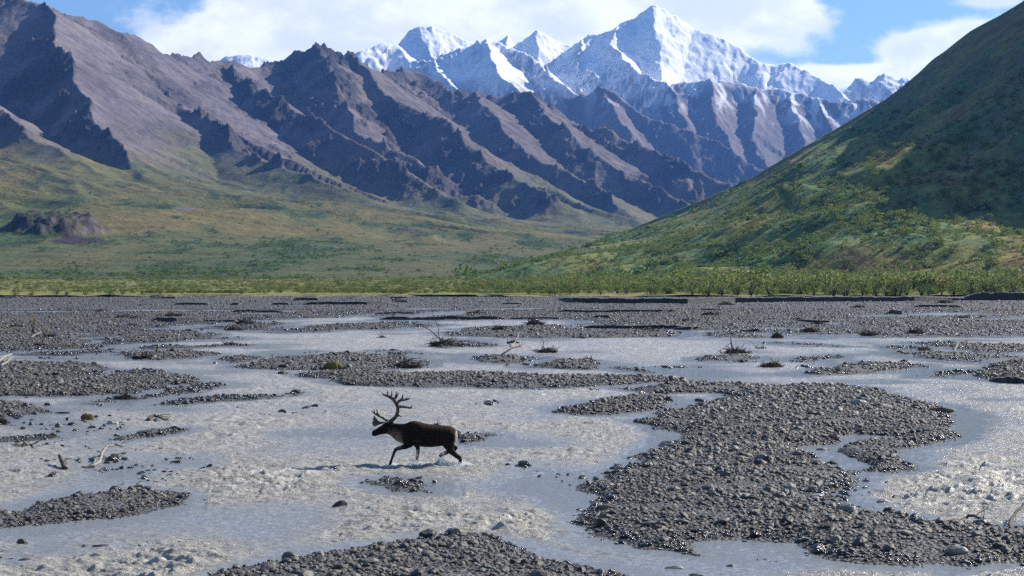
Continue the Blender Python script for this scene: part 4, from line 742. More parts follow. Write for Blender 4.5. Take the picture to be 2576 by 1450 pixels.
# willow thicket behind
n = 15000; px = rng.uniform(-450, 3050, n); d = 415 + rng.uniform(0, 1, n) ** 1.3 * 700; z, ed = meadow_z(px, d); ex = d - ed
hgt = np.interp(px, [-400, 600, 1100, 1500, 1900, 2600, 3000], [0.8, 1.0, 1.3, 2.2, 2.8, 3.2, 3.2]); cl = fbm((px - CXP) / F * d / 25, d / 60, 3, 0.6, 553)
k = (ex > 26) & (rng.rand(n) < np.clip(np.interp(px, [0, 700, 1300, 1600], [0.22, 0.25, 0.45, 1.0]) + cl * 1.0, 0.03, 1)); px, d, z, hgt = px[k], d[k], z[k], hgt[k]
zh, _, _, _ = hill_z(px, d); z = np.where(px > 1180, np.maximum(z, zh), z); h_ = hgt * rng.lognormal(-0.12, 0.3, len(px))
scatter('willow_undergrowth', np.stack([(px - CXP) / F * d, d, z - 0.15], -1), np.stack([rng.normal(0, .08, len(px)), rng.normal(0, .08, len(px)), rng.uniform(0, 6.28, len(px))], -1), np.stack([h_ * 1.25, h_ * 1.15, h_], -1), rng.randint(0, 6, len(px)), WK)
print('thicket', len(px))
# front row of single willows, each with stems and foliage
def willow_parts(seed, n=520):
    r = np.random.RandomState(seed); sb = bmesh.new()
    for i in range(9):
        a = r.uniform(0, 6.28); s = r.uniform(0.12, 0.45); add_tube(sb, [(0.03 * math.cos(a), 0.03 * math.sin(a), -0.05), (s * 0.5 * math.cos(a), s * 0.5 * math.sin(a), 0.35), (s * math.cos(a + .2), s * math.sin(a + .2), r.uniform(0.7, 0.95))], [0.022, 0.014, 0.005], 5)
    return leaf_cloud(seed + 1, n, 10, 0.085, 0.5), sb
WM = []
for i in range(5):
    fb, sb = willow_parts(600 + i * 9); f_ = bpy.data.meshes.new('foliage'); fb.to_mesh(f_); fb.free(); f_.materials.append(M_leaf); s_ = bpy.data.meshes.new('stems'); sb.to_mesh(s_); sb.free(); s_.materials.append(M_stem); WM.append((f_, s_))
def willow(px, dd, hgt, kind, label, group, first=[None]):
    zz, ed = meadow_z(np.array([px]), np.array([0.0])); d = float(ed[0]) + dd
    e = bpy.data.objects.new('willow_shrub', None); COL.objects.link(e); e.empty_display_size = 0.3
    e.location = ((px - CXP) / F * d, d, 0.70); e.scale = (hgt * 1.25, hgt * 1.15, hgt); e.rotation_euler = (0, 0, px * 1.7)
    for nm, me_ in zip(('foliage', 'stems'), WM[kind]):
        c = bpy.data.objects.new(nm, me_); COL.objects.link(c); c.parent = e
    tag(e, label, 'shrub', group)
for i in range(62):
    px = 1270 + i * 21.2 + rng.uniform(-9, 9); hgt = np.interp(px, [1270, 1500, 1900, 2600], [1.3, 2.0, 2.7, 3.2]) * rng.uniform(0.75, 1.2)
    willow(px, rng.uniform(14, 44), hgt, i % 5, 'bushy green willow in the front row of the thicket below the hill', 'willows along the thicket edge')
for i in range(26):
    px = -20 + i * 49 + rng.uniform(-18, 18)
    willow(px, rng.uniform(6, 30), rng.uniform(0.8, 1.35), i % 5, 'low green shrub on the grassy flat along the far left bank', 'low shrubs on the far left bank')
for px, dd, hg, lab in [(855, 110, 3.0, 'dark round shrub standing alone on the distant grass flat'), (1190, 60, 2.2, 'taller leafy bush at the right end of the open grass'), (1235, 75, 2.6, 'broad dark bush where the grass meets the hill toe')]:
    willow(px, dd, hg, 2, lab, 'single bushes on the flat')
# yellow saplings on the left gravel
for px, py, hg, lab in [(82, 844, 2.0, 'thin sapling with orange leaves on the left gravel flat'), (112, 852, 1.25, 'low yellow-green sapling beside the orange one')]:
    x, d = gxy(px, py); e = bpy.data.objects.new('sapling', None); COL.objects.link(e); e.location = (x, d, float(ground_z(np.array([x]), np.array([d]))[0]) - 0.02)
    r = np.random.RandomState(int(px)); sb = bmesh.new(); fb = bmesh.new()
    for i in range(6):
        a = r.uniform(0, 6.28); s = r.uniform(0.15, 0.6); tip = Vector((s * math.cos(a), s * math.sin(a) * 0.6, hg * r.uniform(0.6, 1.0)))
        add_tube(sb, [(0, 0, 0), tip * 0.5 + Vector((0.05, 0, 0.1)), tip], [0.02, 0.014, 0.006], 5)
        for j in range(9):
            c = tip * r.uniform(0.55, 1.02) + Vector(r.normal(0, 0.09, 3)); q = Matrix.Rotation(r.uniform(0, 6.28), 3, 'Z') @ Matrix.Rotation(r.uniform(0, 3), 3, 'X'); s2 = r.uniform(0.07, 0.13)
            fb.faces.new([fb.verts.new(c + q @ Vector(k) * s2) for k in ((-0.5, 0, 0), (0, -0.4, 0), (0.55, 0, 0), (0, 0.4, 0))])
    obj_from_bm('stems', sb, M_stem, e); obj_from_bm('foliage', fb, M_leafy, e); tag(e, lab, 'sapling', 'saplings on the left gravel')
# ------------------------------------------------------------------ driftwood
def wood_mat(name, c1, c2):
    m, nt, b = new_mat(name); g = nt.nodes.new('ShaderNodeTexCoord'); q = noise(nt, g.outputs['Object'], 7.0, 6, 0.65)
    nt.links.new(mixc(nt, sstep(nt, q, 0.3, 0.7), c1, c2), b.inputs['Base Color']); b.inputs['Roughness'].default_value = 0.85; return m
M_wood = wood_mat('dark_driftwood', (0.022, 0.017, 0.014), (0.075, 0.058, 0.045)); M_pale = wood_mat('bleached_driftwood', (0.12, 0.108, 0.095), (0.30, 0.28, 0.25)); M_red = wood_mat('reddish_brush', (0.05, 0.028, 0.02), (0.14, 0.085, 0.055))
def twisty(r, p, dirv, length, n=6, wob=0.25):
    pts = [Vector(p)]; dv = Vector(dirv).normalized()
    for i in range(n):
        dv = (dv + Vector(r.normal(0, wob, 3)) + Vector((0, 0, -0.02))).normalized(); pts.append(pts[-1] + dv * length / n)
    return pts
def brush(px, py, w, hgt, seed, label, mat=None, nb=60, branches=(), lift=0.0):
    """tangle of roots and twigs caught on the gravel; prominent branches are parts of their own"""
    w *= 0.88; hgt *= 0.8; mat = mat or M_wood; r = np.random.RandomState(seed); x, d = gxy(px, py); z = max(float(ground_z(np.array([x]), np.array([d]))[0]), -0.02) + lift; bm = bmesh.new()
    rt = max(0.012, 0.00018 * d)
    for i in range(nb):
        t = r.normal(0, 0.30); p = (t * w * 0.5, r.normal(0, 0.14) * w * 0.5, r.uniform(-0.02, hgt * 0.45) * max(0.15, 1 - abs(t) * 1.1))
        pts = twisty(r, p, (r.normal(0, 1.0), r.normal(0, 0.6), r.uniform(-0.1, 0.42)), r.uniform(0.25, 0.7) * (w * 0.32 + hgt * 0.4), 5, 0.35)
        for q in pts: q.z = max(q.z, -0.05)
        k = rt * r.uniform(0.6, 1.7); add_tube(bm, pts, np.linspace(k, k * 0.4, len(pts)), 5)
    # the packed core of silt and fine roots
    core = bmesh.ops.create_icosphere(bm, subdivisions=3, radius=0.5)['verts']
    for v in core:
        p = np.array(v.co); k = 1 + 0.9 * float(fbm(p[0] * 4 + seed, p[1] * 4 + p[2] * 3, 3, 0.6, seed)); v.co = Vector((p[0] * k * w * 0.55, p[1] * k * w * 0.28, max(p[2] * k * hgt * 0.75, -0.05)))
    o = obj_from_bm('driftwood', bm, mat, smooth=False); o.location = (x, d, z); tag(o, label, 'driftwood')
    for j, (dirv, ln, rad, pale) in enumerate(branches):
        bb = bmesh.new(); pts = twisty(r, (r.normal(0, 0.1) * w, 0, hgt * 0.3), dirv, ln, 8, 0.22); add_tube(bb, pts, np.linspace(rad, rad * 0.3, len(pts)), 6)
        for _ in range(3):
            s = pts[r.randint(3, 8)]; t2 = twisty(r, s, (r.normal(), r.normal(), r.uniform(0, 0.8)), ln * 0.3, 4, 0.3); add_tube(bb, t2, np.linspace(rad * 0.4, rad * 0.12, len(t2)), 5)
        obj_from_bm('branch', bb, M_pale if pale else mat, o)
    return o
def log(pts, rads, label, mat, twigs=0, seed=1, dep=0.0, name='branch_driftwood'):
    """one fallen branch traced point by point on the ground: (px, py, height)"""
    w = [];
    for a in pts:
        x, d = gxy(a[0], a[1]); w.append(Vector((x, d, max(float(ground_z(np.array([x]), np.array([d]))[0]), 0) + a[2])))
    base = w[0].copy(); r = np.random.RandomState(seed); fine = []; fr = []
    for i in range(len(w) - 1):
        for k in range(4):
            t = k / 4; fine.append(w[i].lerp(w[i + 1], t) - base + Vector(r.normal(0, 0.012, 3))); fr.append(rads[i] * (1 - t) + rads[i + 1] * t)
    fine.append(w[-1] - base); fr.append(rads[-1]); bm = bmesh.new(); add_tube(bm, fine, fr, 8)
    for _ in range(twigs):
        i = r.randint(len(fine) // 3, len(fine)); t2 = twisty(r, fine[i], (r.normal(), r.normal() * 0.5, r.uniform(0.1, 0.9)), r.uniform(0.2, 0.6), 4, 0.25); add_tube(bm, t2, np.linspace(fr[i] * 0.5, fr[i] * 0.2, len(t2)), 5)
    o = obj_from_bm(name, bm, mat); o.location = base; return tag(o, label, 'driftwood')
U = (0, 0, 1)
for a in [
    (1345, 820, 3.2, 1.4, 1, 'upright dark brush clump on the upper mid-river island', None, 80, [((.4, 0, 1), 1.4, .03, 0)]), (1254, 836, 2.0, 0.9, 2, 'compact dark stump clump left of the upright brush on the island', None, 60, [((-1, 0, 1), 1.0, .03, 0)]),
    (1122, 872, 4.2, 1.0, 3, 'wide tangle of dark arching branches in mid river', None, 110, [((-.2, 0, 1), 2.6, .035, 0), ((-1, 0, .15), 3.0, .05, 0), ((1, 0, .5), 2.6, .03, 0)]), (1376, 888, 2.4, 0.9, 4, 'dark humped root clump in the water right of centre', None, 80, [((-.3, 0, 1), 1.0, .03, 0)]),
    (1474, 909, 2.2, 0.5, 6, 'flat dark brush on top of the small round island', None, 60), (1022, 926, 3.0, 0.9, 7, 'bushy root pile at the right end of the middle island', None, 110, [((1, 0, .5), 1.2, .03, 0)]),
    (962, 851, 1.2, 0.6, 8, 'thin dark twig cluster alone in the upper stream', None, 22, [((-.6, 0, .8), 1.0, .02, 0)]), (1290, 864, 1.8, 0.6, 9, 'sparse grey twigs right of the wide tangle', M_wood, 22),
    (1640, 840, 4.5, 0.5, 10, 'long flat dark brush mat on the right end of the island', None, 90), (1849, 890, 2.8, 0.9, 11, 'dark brush mound with a bleached stump on a small island', None, 100, [((-.5, 0, 1), 1.1, .09, 1), ((-1, 0, .2), 1.8, .03, 0), ((1, 0, .4), 1.2, .04, 0)]),
    (1942, 924, 2.1, 0.8, 12, 'reddish brown root pile standing in the river', M_red, 110, [((-.9, 0, .6), 0.9, .02, 0)]), (1954, 851, 1.8, 1.2, 13, 'grey root wad at the gravel edge right of centre', None, 50, [((.3, 0, 1), 1.0, .12, 1)]),
    (2037, 838, 2.6, 1.0, 14, 'brown brush pile on the gravel edge beside the grey root wad', M_red, 80), (2188, 845, 2.8, 0.9, 15, 'low dark brush pile at the shore of the right gravel flat', None, 80),
    (2304, 842, 3.2, 1.0, 16, 'pile with crossed bleached branches on the right gravel flat', None, 50, [((-1, 0, .9), 2.6, .06, 1), ((1, 0, .25), 2.4, .05, 1), ((-.8, 0, .3), 1.8, .05, 1)]), (2328, 882, 1.8, 0.6, 17, 'reddish brush lump on the narrow bar at right', M_red, 60),
    (1914, 878, 1.6, 0.3, 18, 'thin dark brush lying on the narrow shoal right of the stump mound', None, 30, [((-.6, 0, .9), 1.0, .02, 0)]), (2273, 912, 0.9, 0.5, 19, 'small dry twig tuft on the long right bar', None, 20), (1680, 1010, 0.8, 0.45, 20, 'brown root knot on the right end of the gravel islet', M_red, 60),
    (318, 1005, 1.45, 0.55, 21, 'thick dark root wad on the left shore with an upright twig', None, 130, [((-.1, 0, 1), 1.0, .02, 0), ((.3, 0, .9), 0.9, .015, 0)]), (58, 1126, 1.7, 0.30, 22, 'long flat brush raft in the left channel', None, 90, [((1, 0, .5), 0.9, .02, 0)]), (4, 1068, 0.9, 0.7, 23, 'dark root wad cut by the left frame edge', None, 100),
    (362, 904, 2.6, 0.5, 24, 'pale and dark roots along the edge of the upper left island', None, 70, [((-1, 0, .3), 1.0, .05, 1)]), (581, 869, 2.2, 0.6, 25, 'twiggy brush at the right tip of the upper left shoal', None, 40),
    (126, 853, 1.6, 0.6, 26, 'dark stump below the yellow saplings', None, 60), (96, 873, 1.2, 0.5, 27, 'rusty brush clump on the left gravel shore', M_red, 40), (588, 831, 3.0, 0.6, 28, 'black brush block at the water tongue on the left', None, 90), (618, 815, 4.0, 1.0, 29, 'mounded dark brush above the black block', None, 80),
    (1097, 1076, 0.55, 0.42, 30, 'dark twiggy brush tuft showing behind the caribou back', None, 60, [((.2, 0, 1), 0.35, .01, 0)]), (1530, 1192, 0.5, 0.2, 31, 'low dark root scrap at the left shore of the large bar', None, 30), (2350, 1040, 0.8, 0.25, 32, 'brown root scrap beside the log-like rock', M_red, 30),
    (2091, 1168, 0.45, 0.3, 33, 'black splintered stub near the pool on the large bar', None, 30), (2230, 1112, 0.7, 0.3, 34, 'dark brush at the right end of the muddy pool', None, 40),
]:
    brush(*a)
for i, (px, py, w_) in enumerate([(256, 785, 5), (297, 784, 6), (311, 804, 6), (468, 786, 5), (332, 822, 3), (273, 815, 3.5), (437, 799, 7), (526, 795, 6), (1194, 790, 6), (1314, 776, 6), (1788, 798, 7), (1949, 802, 8), (1730, 811, 4), (1788, 819, 5), (1827, 771, 7), (2300, 819, 6), (2422, 803, 4), (2120, 806, 8), (2010, 809, 4), (2235, 777, 8), (2160, 778, 6), (2510, 765, 9), (2380, 766, 8), (60, 800, 6), (40, 826, 4), (170, 812, 5), (340, 806, 4), (700, 776, 7), (1000, 760, 7), (1420, 770, 8), (2060, 820, 4)]):
    if i % 2: continue
    brush(px, py, w_ * 0.60, w_ * 0.15, 100 + i, 'small dark brush clump stranded on the far gravel flat', M_red if i % 4 == 0 else None, 26)['group'] = 'brush clumps on the far gravel flat'
log([(205, 1179, .03), (235, 1178, .05), (252, 1170, .12), (256, 1160, .22), (270, 1152, .32), (290, 1149, .36), (305, 1150, .30), (330, 1146, .36)], [.05, .05, .045, .04, .035, .03, .022, .01], 'long curved branch arching over the shallow stones at left', M_pale, 3, 2)
log([(166, 1182, .0), (157, 1176, .14), (149, 1171, .27)], [.075, .06, .045], 'short broken stump leaning out of the shallows at left', M_wood, 0, 3)
log([(372, 1060, .06), (385, 1056, .14), (398, 1056, .12), (412, 1060, .06), (424, 1062, .05)], [.07, .06, .04, .03, .012], 'crooked dark branch lying in the left mid channel', M_wood, 4, 4)
log([(1265, 894, .05), (1285, 893, .4), (1300, 891, .45), (1318, 889, .6)], [.06, .05, .05, .02], 'thin curving branch over the small centre island', M_wood, 3, 5)
log([(1284, 874, .05), (1295, 870, .2), (1302, 866, .5), (1306, 860, .7)], [.05, .05, .04, .02], 'small bleached branch standing in the upper stream', M_pale, 2, 6)
log([(2356, 1332, .03), (2385, 1326, .06), (2410, 1319, .1), (2428, 1311, .12)], [.055, .05, .045, .03], 'bleached driftwood pole on the lower right shore', M_pale, 0, 7)
log([(2432, 1312, .1), (2455, 1318, .16), (2480, 1326, .10), (2500, 1331, .03)], [.03, .028, .022, .01], 'thin arched grey branch beside the bleached pole', M_wood, 3, 8)
log([(2537, 1331, .02), (2548, 1320, .14), (2562, 1312, .26), (2580, 1306, .36)], [.04, .035, .03, .02], 'dark branch reaching up at the right frame edge', M_wood, 1, 9)
log([(-10, 930, .1), (12, 922, .3), (30, 917, .42)], [.09, .08, .05], 'pale log on the left gravel bar at the frame edge', M_pale, 0, 10)
log([(2, 938, .1), (18, 932, .2), (30, 926, .3)], [.07, .06, .04], 'second pale log crossing below the first on the left bar', M_pale, 0, 11)
log([(425, 1264, .02), (437, 1260, .06), (449, 1256, .12)], [.03, .025, .012], 'short dark stick at the right end of the left gravel bar', M_wood, 0, 12)
log([(1480, 980, .03), (1492, 983, .06), (1508, 984, .08)], [.025, .02, .012], 'thin stick on the sand below the long narrow bar', M_wood, 1, 13)
log([(2398, 896, .1), (2412, 889, .7), (2432, 888, .8), (2448, 893, .2)], [.05, .05, .04, .02], 'pale arched branch on the upper right bar', M_pale, 2, 14)
log([(78, 855, .05), (92, 852, .2), (104, 850, .3)], [.06, .05, .04], 'white broken log below the yellow saplings', M_pale, 0, 15)
# ------------------------------------------------------------------ the caribou, walking left through the water
CD = F * CAMZ / (1172 - HZ); CK = 0.1041 * CD / F        # metres per unit of the enlarged view the outline was measured in
CX0 = (918.2 + 1250 * 0.1041 - CXP) / F * CD
def cb(x, y): return ((x - 1250) * CK, (1262 - y) * CK)
car = bpy.data.objects.new('caribou', None); COL.objects.link(car); car.location = (CX0, CD, 0)
tag(car, 'dark brown bull caribou with large antlers wading left through the shallow river', 'caribou')
SEC = [(168, 440, 525, .035), (190, 415, 545, .05), (240, 388, 555, .06), (310, 345, 530, .066), (390, 292, 508, .085), (455, 245, 496, .105), (530, 207, 492, .115), (610, 205, 530, .115), (700, 235, 615, .125), (800, 245, 690, .150), (890, 250, 728, .175), (980, 240, 748, .205), (1080, 196, 772, .225), (1180, 175, 782, .245),
       (1290, 193, 795, .265), (1440, 238, 810, .285), (1600, 266, 818, .295), (1740, 280, 800, .290), (1850, 286, 785, .280), (1960, 292, 790, .265), (2060, 308, 790, .240), (2140, 345, 760, .205), (2200, 392, 690, .16), (2240, 440, 600, .10)]
bm = bmesh.new(); rings = []
for x, yt, yb, hw in SEC:
    xa, zt = cb(x, yt); _, zb_ = cb(x, yb); zc, hz = (zt + zb_) / 2, (zt - zb_) / 2; ring = []
    for k in range(20):
        a = k * 2 * math.pi / 20; c, s = math.cos(a), math.sin(a)
        ring.append(bm.verts.new((xa, hw * math.copysign(abs(c) ** 0.9, c) * (1 - 0.16 * s), zc + hz * math.copysign(abs(s) ** 0.92, s))))
    rings.append(ring)
for r0, r1 in zip(rings[:-1], rings[1:]):
    for k in range(20): bm.faces.new((r0[k], r0[(k + 1) % 20], r1[(k + 1) % 20], r1[k]))
bm.faces.new(rings[0][::-1]); bm.faces.new(rings[-1])
LEGS = [  # (x, y, radius along the view outline, side offset); side: - towards the camera
    [(1110, 600, 150, -.13), (1060, 720, 115, -.17), (980, 785, 72, -.17), (880, 812, 55, -.165), (790, 838, 47, -.16), (742, 868, 45, -.16), (715, 930, 38, -.16), (685, 1010, 33, -.16), (655, 1090, 31, -.16), (634, 1140, 36, -.16), (622, 1190, 36, -.16), (608, 1240, 34, -.16), (592, 1275, 22, -.165)],
    [(1180, 640, 140, .12), (1235, 740, 92, .15), (1268, 820, 58, .155), (1275, 880, 48, .155), (1272, 950, 44, .155), (1260, 1040, 38, .155), (1248, 1110, 34, .155), (1246, 1160, 35, .155), (1244, 1220, 34, .155), (1238, 1290, 40, .155)],
    [(2000, 560, 190, -.10), (2010, 680, 175, -.13), (2030, 780, 125, -.15), (2060, 860, 92, -.155), (2130, 940, 72, -.155), (2220, 1015, 58, -.155), (2290, 1058, 50, -.155), (2308, 1100, 44, -.155), (2308, 1160, 38, -.155), (2312, 1210, 36, -.155), (2306, 1262, 38, -.155), (2290, 1300, 40, -.155)],
    [(2030, 600, 170, .10), (2080, 720, 120, .14), (2140, 790, 75, .15), (2195, 835, 48, .15), (2195, 868, 42, .15), (2120, 900, 44, .15), (2030, 935, 45, .15), (1940, 968, 46, .15), (1870, 995, 50, .15), (1825, 1025, 44, .15), (1795, 1060, 34, .15)],
]
for lg in LEGS:
    pts, rad = [], []
    for x, y, r_, o_ in lg: a, c = cb(x, y); pts.append((a, o_, c)); rad.append(r_ * CK)
    fine, fr = [], []
    for i in range(len(pts) - 1):
        for k in range(3): t = k / 3; fine.append(Vector(pts[i]).lerp(Vector(pts[i + 1]), t)); fr.append(rad[i] * (1 - t) + rad[i + 1] * t)
    fine.append(Vector(pts[-1])); fr.append(rad[-1])
    # thighs and shoulders are flatter than they are wide
    n0 = len(bm.verts); add_tube(bm, fine, fr, 14); bm.verts.ensure_lookup_table()
    for v in bm.verts[n0:]:
        yc = lg[0][3] * 1.25; v.co.y = (v.co.y - yc) * (0.62 if v.co.z > 0.45 else 0.9) + yc
# ears, tail, throat mane
for s in (-1, 1):
    a, c = cb(610, 235); add_tube(bm, [(a - .02, s * .08, c - .02), (a + .03, s * .15, c + .01), (a + .09, s * .20, c + .005)], [.030, .040, .012], 8)
a, c = cb(2215, 430); a2, c2 = cb(2290, 440); a3, c3 = cb(2305, 525); add_tube(bm, [(a, 0, c), (a2, 0, c2), (a3, 0, c3 + .02), (a3 - .01, 0, c3 - .02)], [.055, .052, .045, .02], 10)
me = bpy.data.meshes.new('caribou_base'); bm.to_mesh(me); bm.free(); tmp = bpy.data.objects.new('caribou_base', me); COL.objects.link(tmp)
rm = tmp.modifiers.new('r', 'REMESH'); rm.mode = 'VOXEL'; rm.voxel_size = 0.013; sm_ = tmp.modifiers.new('s', 'SMOOTH'); sm_.factor = 0.5; sm_.iterations = 5
me2 = bpy.data.meshes.new_from_object(tmp.evaluated_get(bpy.context.evaluated_depsgraph_get())); bpy.data.objects.remove(tmp); me2.name = 'body'
nv = len(me2.vertices); co = np.zeros(nv * 3, np.float32); me2.vertices.foreach_get('co', co); co = co.reshape(-1, 3).astype(float)
# hair: slight raggedness
no = np.zeros(nv * 3, np.float32); me2.vertices.foreach_get('normal', no); no = no.reshape(-1, 3)
co2 = co + no * (fbm(co[:, 0] * 22, co[:, 2] * 60 + co[:, 1] * 40, 3, 0.6, 701) * 0.007)[:, None]; me2.vertices.foreach_set('co', co2.astype(np.float32).ravel())
ux = co[:, 0] / CK + 1250; uy = 1262 - co[:, 2] / CK; ns = fbm(co[:, 0] * 9, co[:, 2] * 9 + co[:, 1] * 7, 4, 0.6, 703)
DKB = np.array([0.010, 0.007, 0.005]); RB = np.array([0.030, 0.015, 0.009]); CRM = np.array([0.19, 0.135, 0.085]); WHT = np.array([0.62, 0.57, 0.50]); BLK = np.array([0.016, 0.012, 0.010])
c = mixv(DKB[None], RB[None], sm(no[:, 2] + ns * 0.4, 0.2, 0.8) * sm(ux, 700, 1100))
nk = sm(ux + ns * 90, 470, 660) * (1 - sm(ux + ns * 90, 820, 950)) * sm(uy + ns * 80, 290, 660); c = mixv(c, CRM[None], nk * 0.95)
c = mixv(c, WHT[None], sm(uy + ns * 20, 655, 690) * (1 - sm(uy, 735, 760)) * sm(ux, 720, 800) * (1 - sm(ux, 900, 950)) * 0.5)
rump = sm(ux + ns * 18 + (uy - 400) * 0.12, 2185, 2215) * (1 - sm(uy, 780, 830)); c = mixv(c, WHT[None] * 0.6, rump)
c = mixv(c, WHT[None] * 0.8, sm(uy, 790, 812) * (1 - sm(uy, 835, 860)) * sm(ux, 1350, 1420) * (1 - sm(ux, 1800, 1900)) * sm(-no[:, 2], 0.2, 0.6))
c = mixv(c, CRM[None] * 0.5, np.exp(-((uy - 640 - (ux - 1200) * 0.1) / 16) ** 2) * sm(ux, 1160, 1220) * (1 - sm(ux, 1330, 1420)) * 0.5)
leg = sm(uy, 770, 850); c = mixv(c, BLK[None], leg * 0.85); c = mixv(c, BLK[None], (1 - sm(ux, 230, 330)) * 0.6); c = mixv(c, WHT[None] * 0.6, sm(uy, 1150, 1180) * sm(ux, 2200, 2260) * 0.6)
c = c * (1 + 0.35 * ns[:, None])
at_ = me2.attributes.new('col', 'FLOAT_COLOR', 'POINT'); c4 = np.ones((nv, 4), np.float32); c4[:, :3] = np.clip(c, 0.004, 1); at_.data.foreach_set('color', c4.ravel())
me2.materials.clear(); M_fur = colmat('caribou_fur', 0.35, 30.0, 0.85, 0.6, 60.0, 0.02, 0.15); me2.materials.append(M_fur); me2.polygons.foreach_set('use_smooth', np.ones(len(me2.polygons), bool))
body = bpy.data.objects.new('body', me2); COL.objects.link(body); body.parent = car
m, nt, b = new_mat('eye_wet'); b.inputs['Base Color'].default_value = (0.01, 0.008, 0.006, 1); b.inputs['Roughness'].default_value = 0.08
for s in (-1, 1):
    bm = bmesh.new(); bmesh.ops.create_uvsphere(bm, u_segments=12, v_segments=8, radius=0.019); o = obj_from_bm('eye', bm, m, car); a, c_ = cb(442, 312); o.location = (a, s * 0.092, c_)
# antlers, measured in a closer view
m, nt, b = new_mat('antler_bone'); M_ant = m; geo = nt.nodes.new('ShaderNodeTexCoord'); q = noise(nt, geo.outputs['Object'], 9.0, 6, 0.65)
nt.links.new(mixc(nt, sstep(nt, q, 0.3, 0.7), (0.020, 0.014, 0.010), (0.075, 0.052, 0.036)), b.inputs['Base Color']); b.inputs['Roughness'].default_value = 0.55
def an(ax, ay): return cb((1440 + ax * .11036 - 1460) / .16548, (1560 + ay * .11036 - 1660) / .16548)
AK = CK * .11036 / .16548
def smooth_line(P, R_, n=5):
    P = [np.array(p, float) for p in P]; out, ro = [], []
    for i in range(len(P) - 1):
        p0, p1, p2, p3_ = P[max(i - 1, 0)], P[i], P[i + 1], P[min(i + 2, len(P) - 1)]
        for k in range(n):
            t = k / n; out.append(0.5 * (2 * p1 + (p2 - p0) * t + (2 * p0 - 5 * p1 + 4 * p2 - p3_) * t * t + (3 * p1 - p0 - 3 * p2 + p3_) * t ** 3)); ro.append(R_[i] * (1 - t) + R_[i + 1] * t)
    out.append(P[-1]); ro.append(R_[-1]); return out, ro
BEAM = [(1085, 1205), (1180, 1150), (1290, 1050), (1365, 930), (1395, 790), (1388, 640), (1350, 525), (1290, 430), (1200, 350), (1090, 285), (980, 240), (890, 210), (830, 160), (806, 122)]
BR = [50, 46, 42, 42, 48, 56, 66, 60, 50, 46, 34, 24, 15, 5]
TINES = [([(1400, 665), (1480, 652), (1560, 650), (1700, 668), (1855, 690), (1900, 650), (1930, 600)], [38, 32, 28, 24, 19, 13, 4]), ([(1375, 990), (1440, 972), (1510, 1000), (1555, 986)], [26, 20, 15, 4]),
         ([(1365, 490), (1420, 455), (1500, 425), (1660, 395), (1770, 370), (1815, 345), (1838, 325)], [44, 36, 27, 23, 16, 10, 3]), ([(1440, 440), (1530, 375), (1570, 320), (1575, 250), (1592, 172)], [24, 24, 22, 13, 3]), ([(1650, 390), (1700, 360), (1742, 315)], [16, 12, 4]),
         ([(1255, 400), (1295, 330), (1325, 230), (1350, 80)], [36, 28, 20, 4]), ([(1290, 390), (1340, 300), (1390, 200), (1437, 125)], [34, 26, 18, 4]), ([(1165, 330), (1160, 250), (1180, 150), (1160, 52)], [38, 28, 18, 4]), ([(1060, 280), (1018, 210), (1030, 110), (1000, 18)], [32, 22, 16, 4])]
BEZ = [([(1030, 1175), (930, 1120), (820, 1050), (710, 985), (650, 900), (632, 820), (605, 740)], [40, 36, 34, 36, 28, 18, 4]), ([(720, 1000), (610, 940), (545, 885), (535, 810), (512, 735)], [34, 28, 24, 15, 4]), ([(580, 920), (495, 865), (460, 815), (438, 772)], [24, 18, 13, 4]), ([(660, 900), (640, 840), (640, 770)], [18, 12, 4])]
def antler(side, dx, dy, sc, extra):
    """one antler: beam, tines and brow; it leans outward from the skull as it rises"""
    bm = bmesh.new()
    def put(line, rad, lat0=0.05, flat=1.0, grow=0.26):
        pts = []
        for ax, ay in line:
            ax2 = 1085 + (ax - 1085) * sc + dx; ay2 = 1205 + (ay - 1205) * sc + dy; a, c = an(ax2, ay2); t = np.clip((1205 - ay) / 900.0, 0, 1)
            pts.append((a, side * (lat0 + grow * math.sin(t * 2.2)), c))
        P, R_ = smooth_line(pts, [r * AK * 1.2 for r in rad]); add_tube(bm, P, R_, 8)
    put(BEAM, BR)
    for ln, rd in TINES[:extra]: put(ln, rd)
    for ln, rd in BEZ: put(ln, rd, 0.06, 1.0, 0.10)
    return bm
obj_from_bm('antler', antler(-1, 0, 0, 1.0, 9), M_ant, car)
bm = antler(1, -42, 6, 0.965, 7)
# the broad flat brow shovel, over the face
SH = [(935, 1215), (860, 1212), (780, 1205), (700, 1200), (650, 1150), (560, 1060), (530, 985), (512, 1030), (480, 985), (492, 1090), (428, 1122), (490, 1162), (440, 1210), (455, 1290), (482, 1362), (560, 1372), (640, 1335), (700, 1310), (790, 1285), (870, 1262), (940, 1250)]
f = bm.faces.new([bm.verts.new((an(*p)[0], -0.012, an(*p)[1])) for p in SH]); ex = bmesh.ops.extrude_face_region(bm, geom=[f]); bmesh.ops.translate(bm, vec=(0, 0.026, 0), verts=[v for v in ex['geom'] if isinstance(v, bmesh.types.BMVert)]); bmesh.ops.triangulate(bm, faces=[g for g in bm.faces if len(g.verts) > 6])
bmesh.ops.recalc_face_normals(bm, faces=bm.faces)
obj_from_bm('antler', bm, M_ant, car, smooth=False)

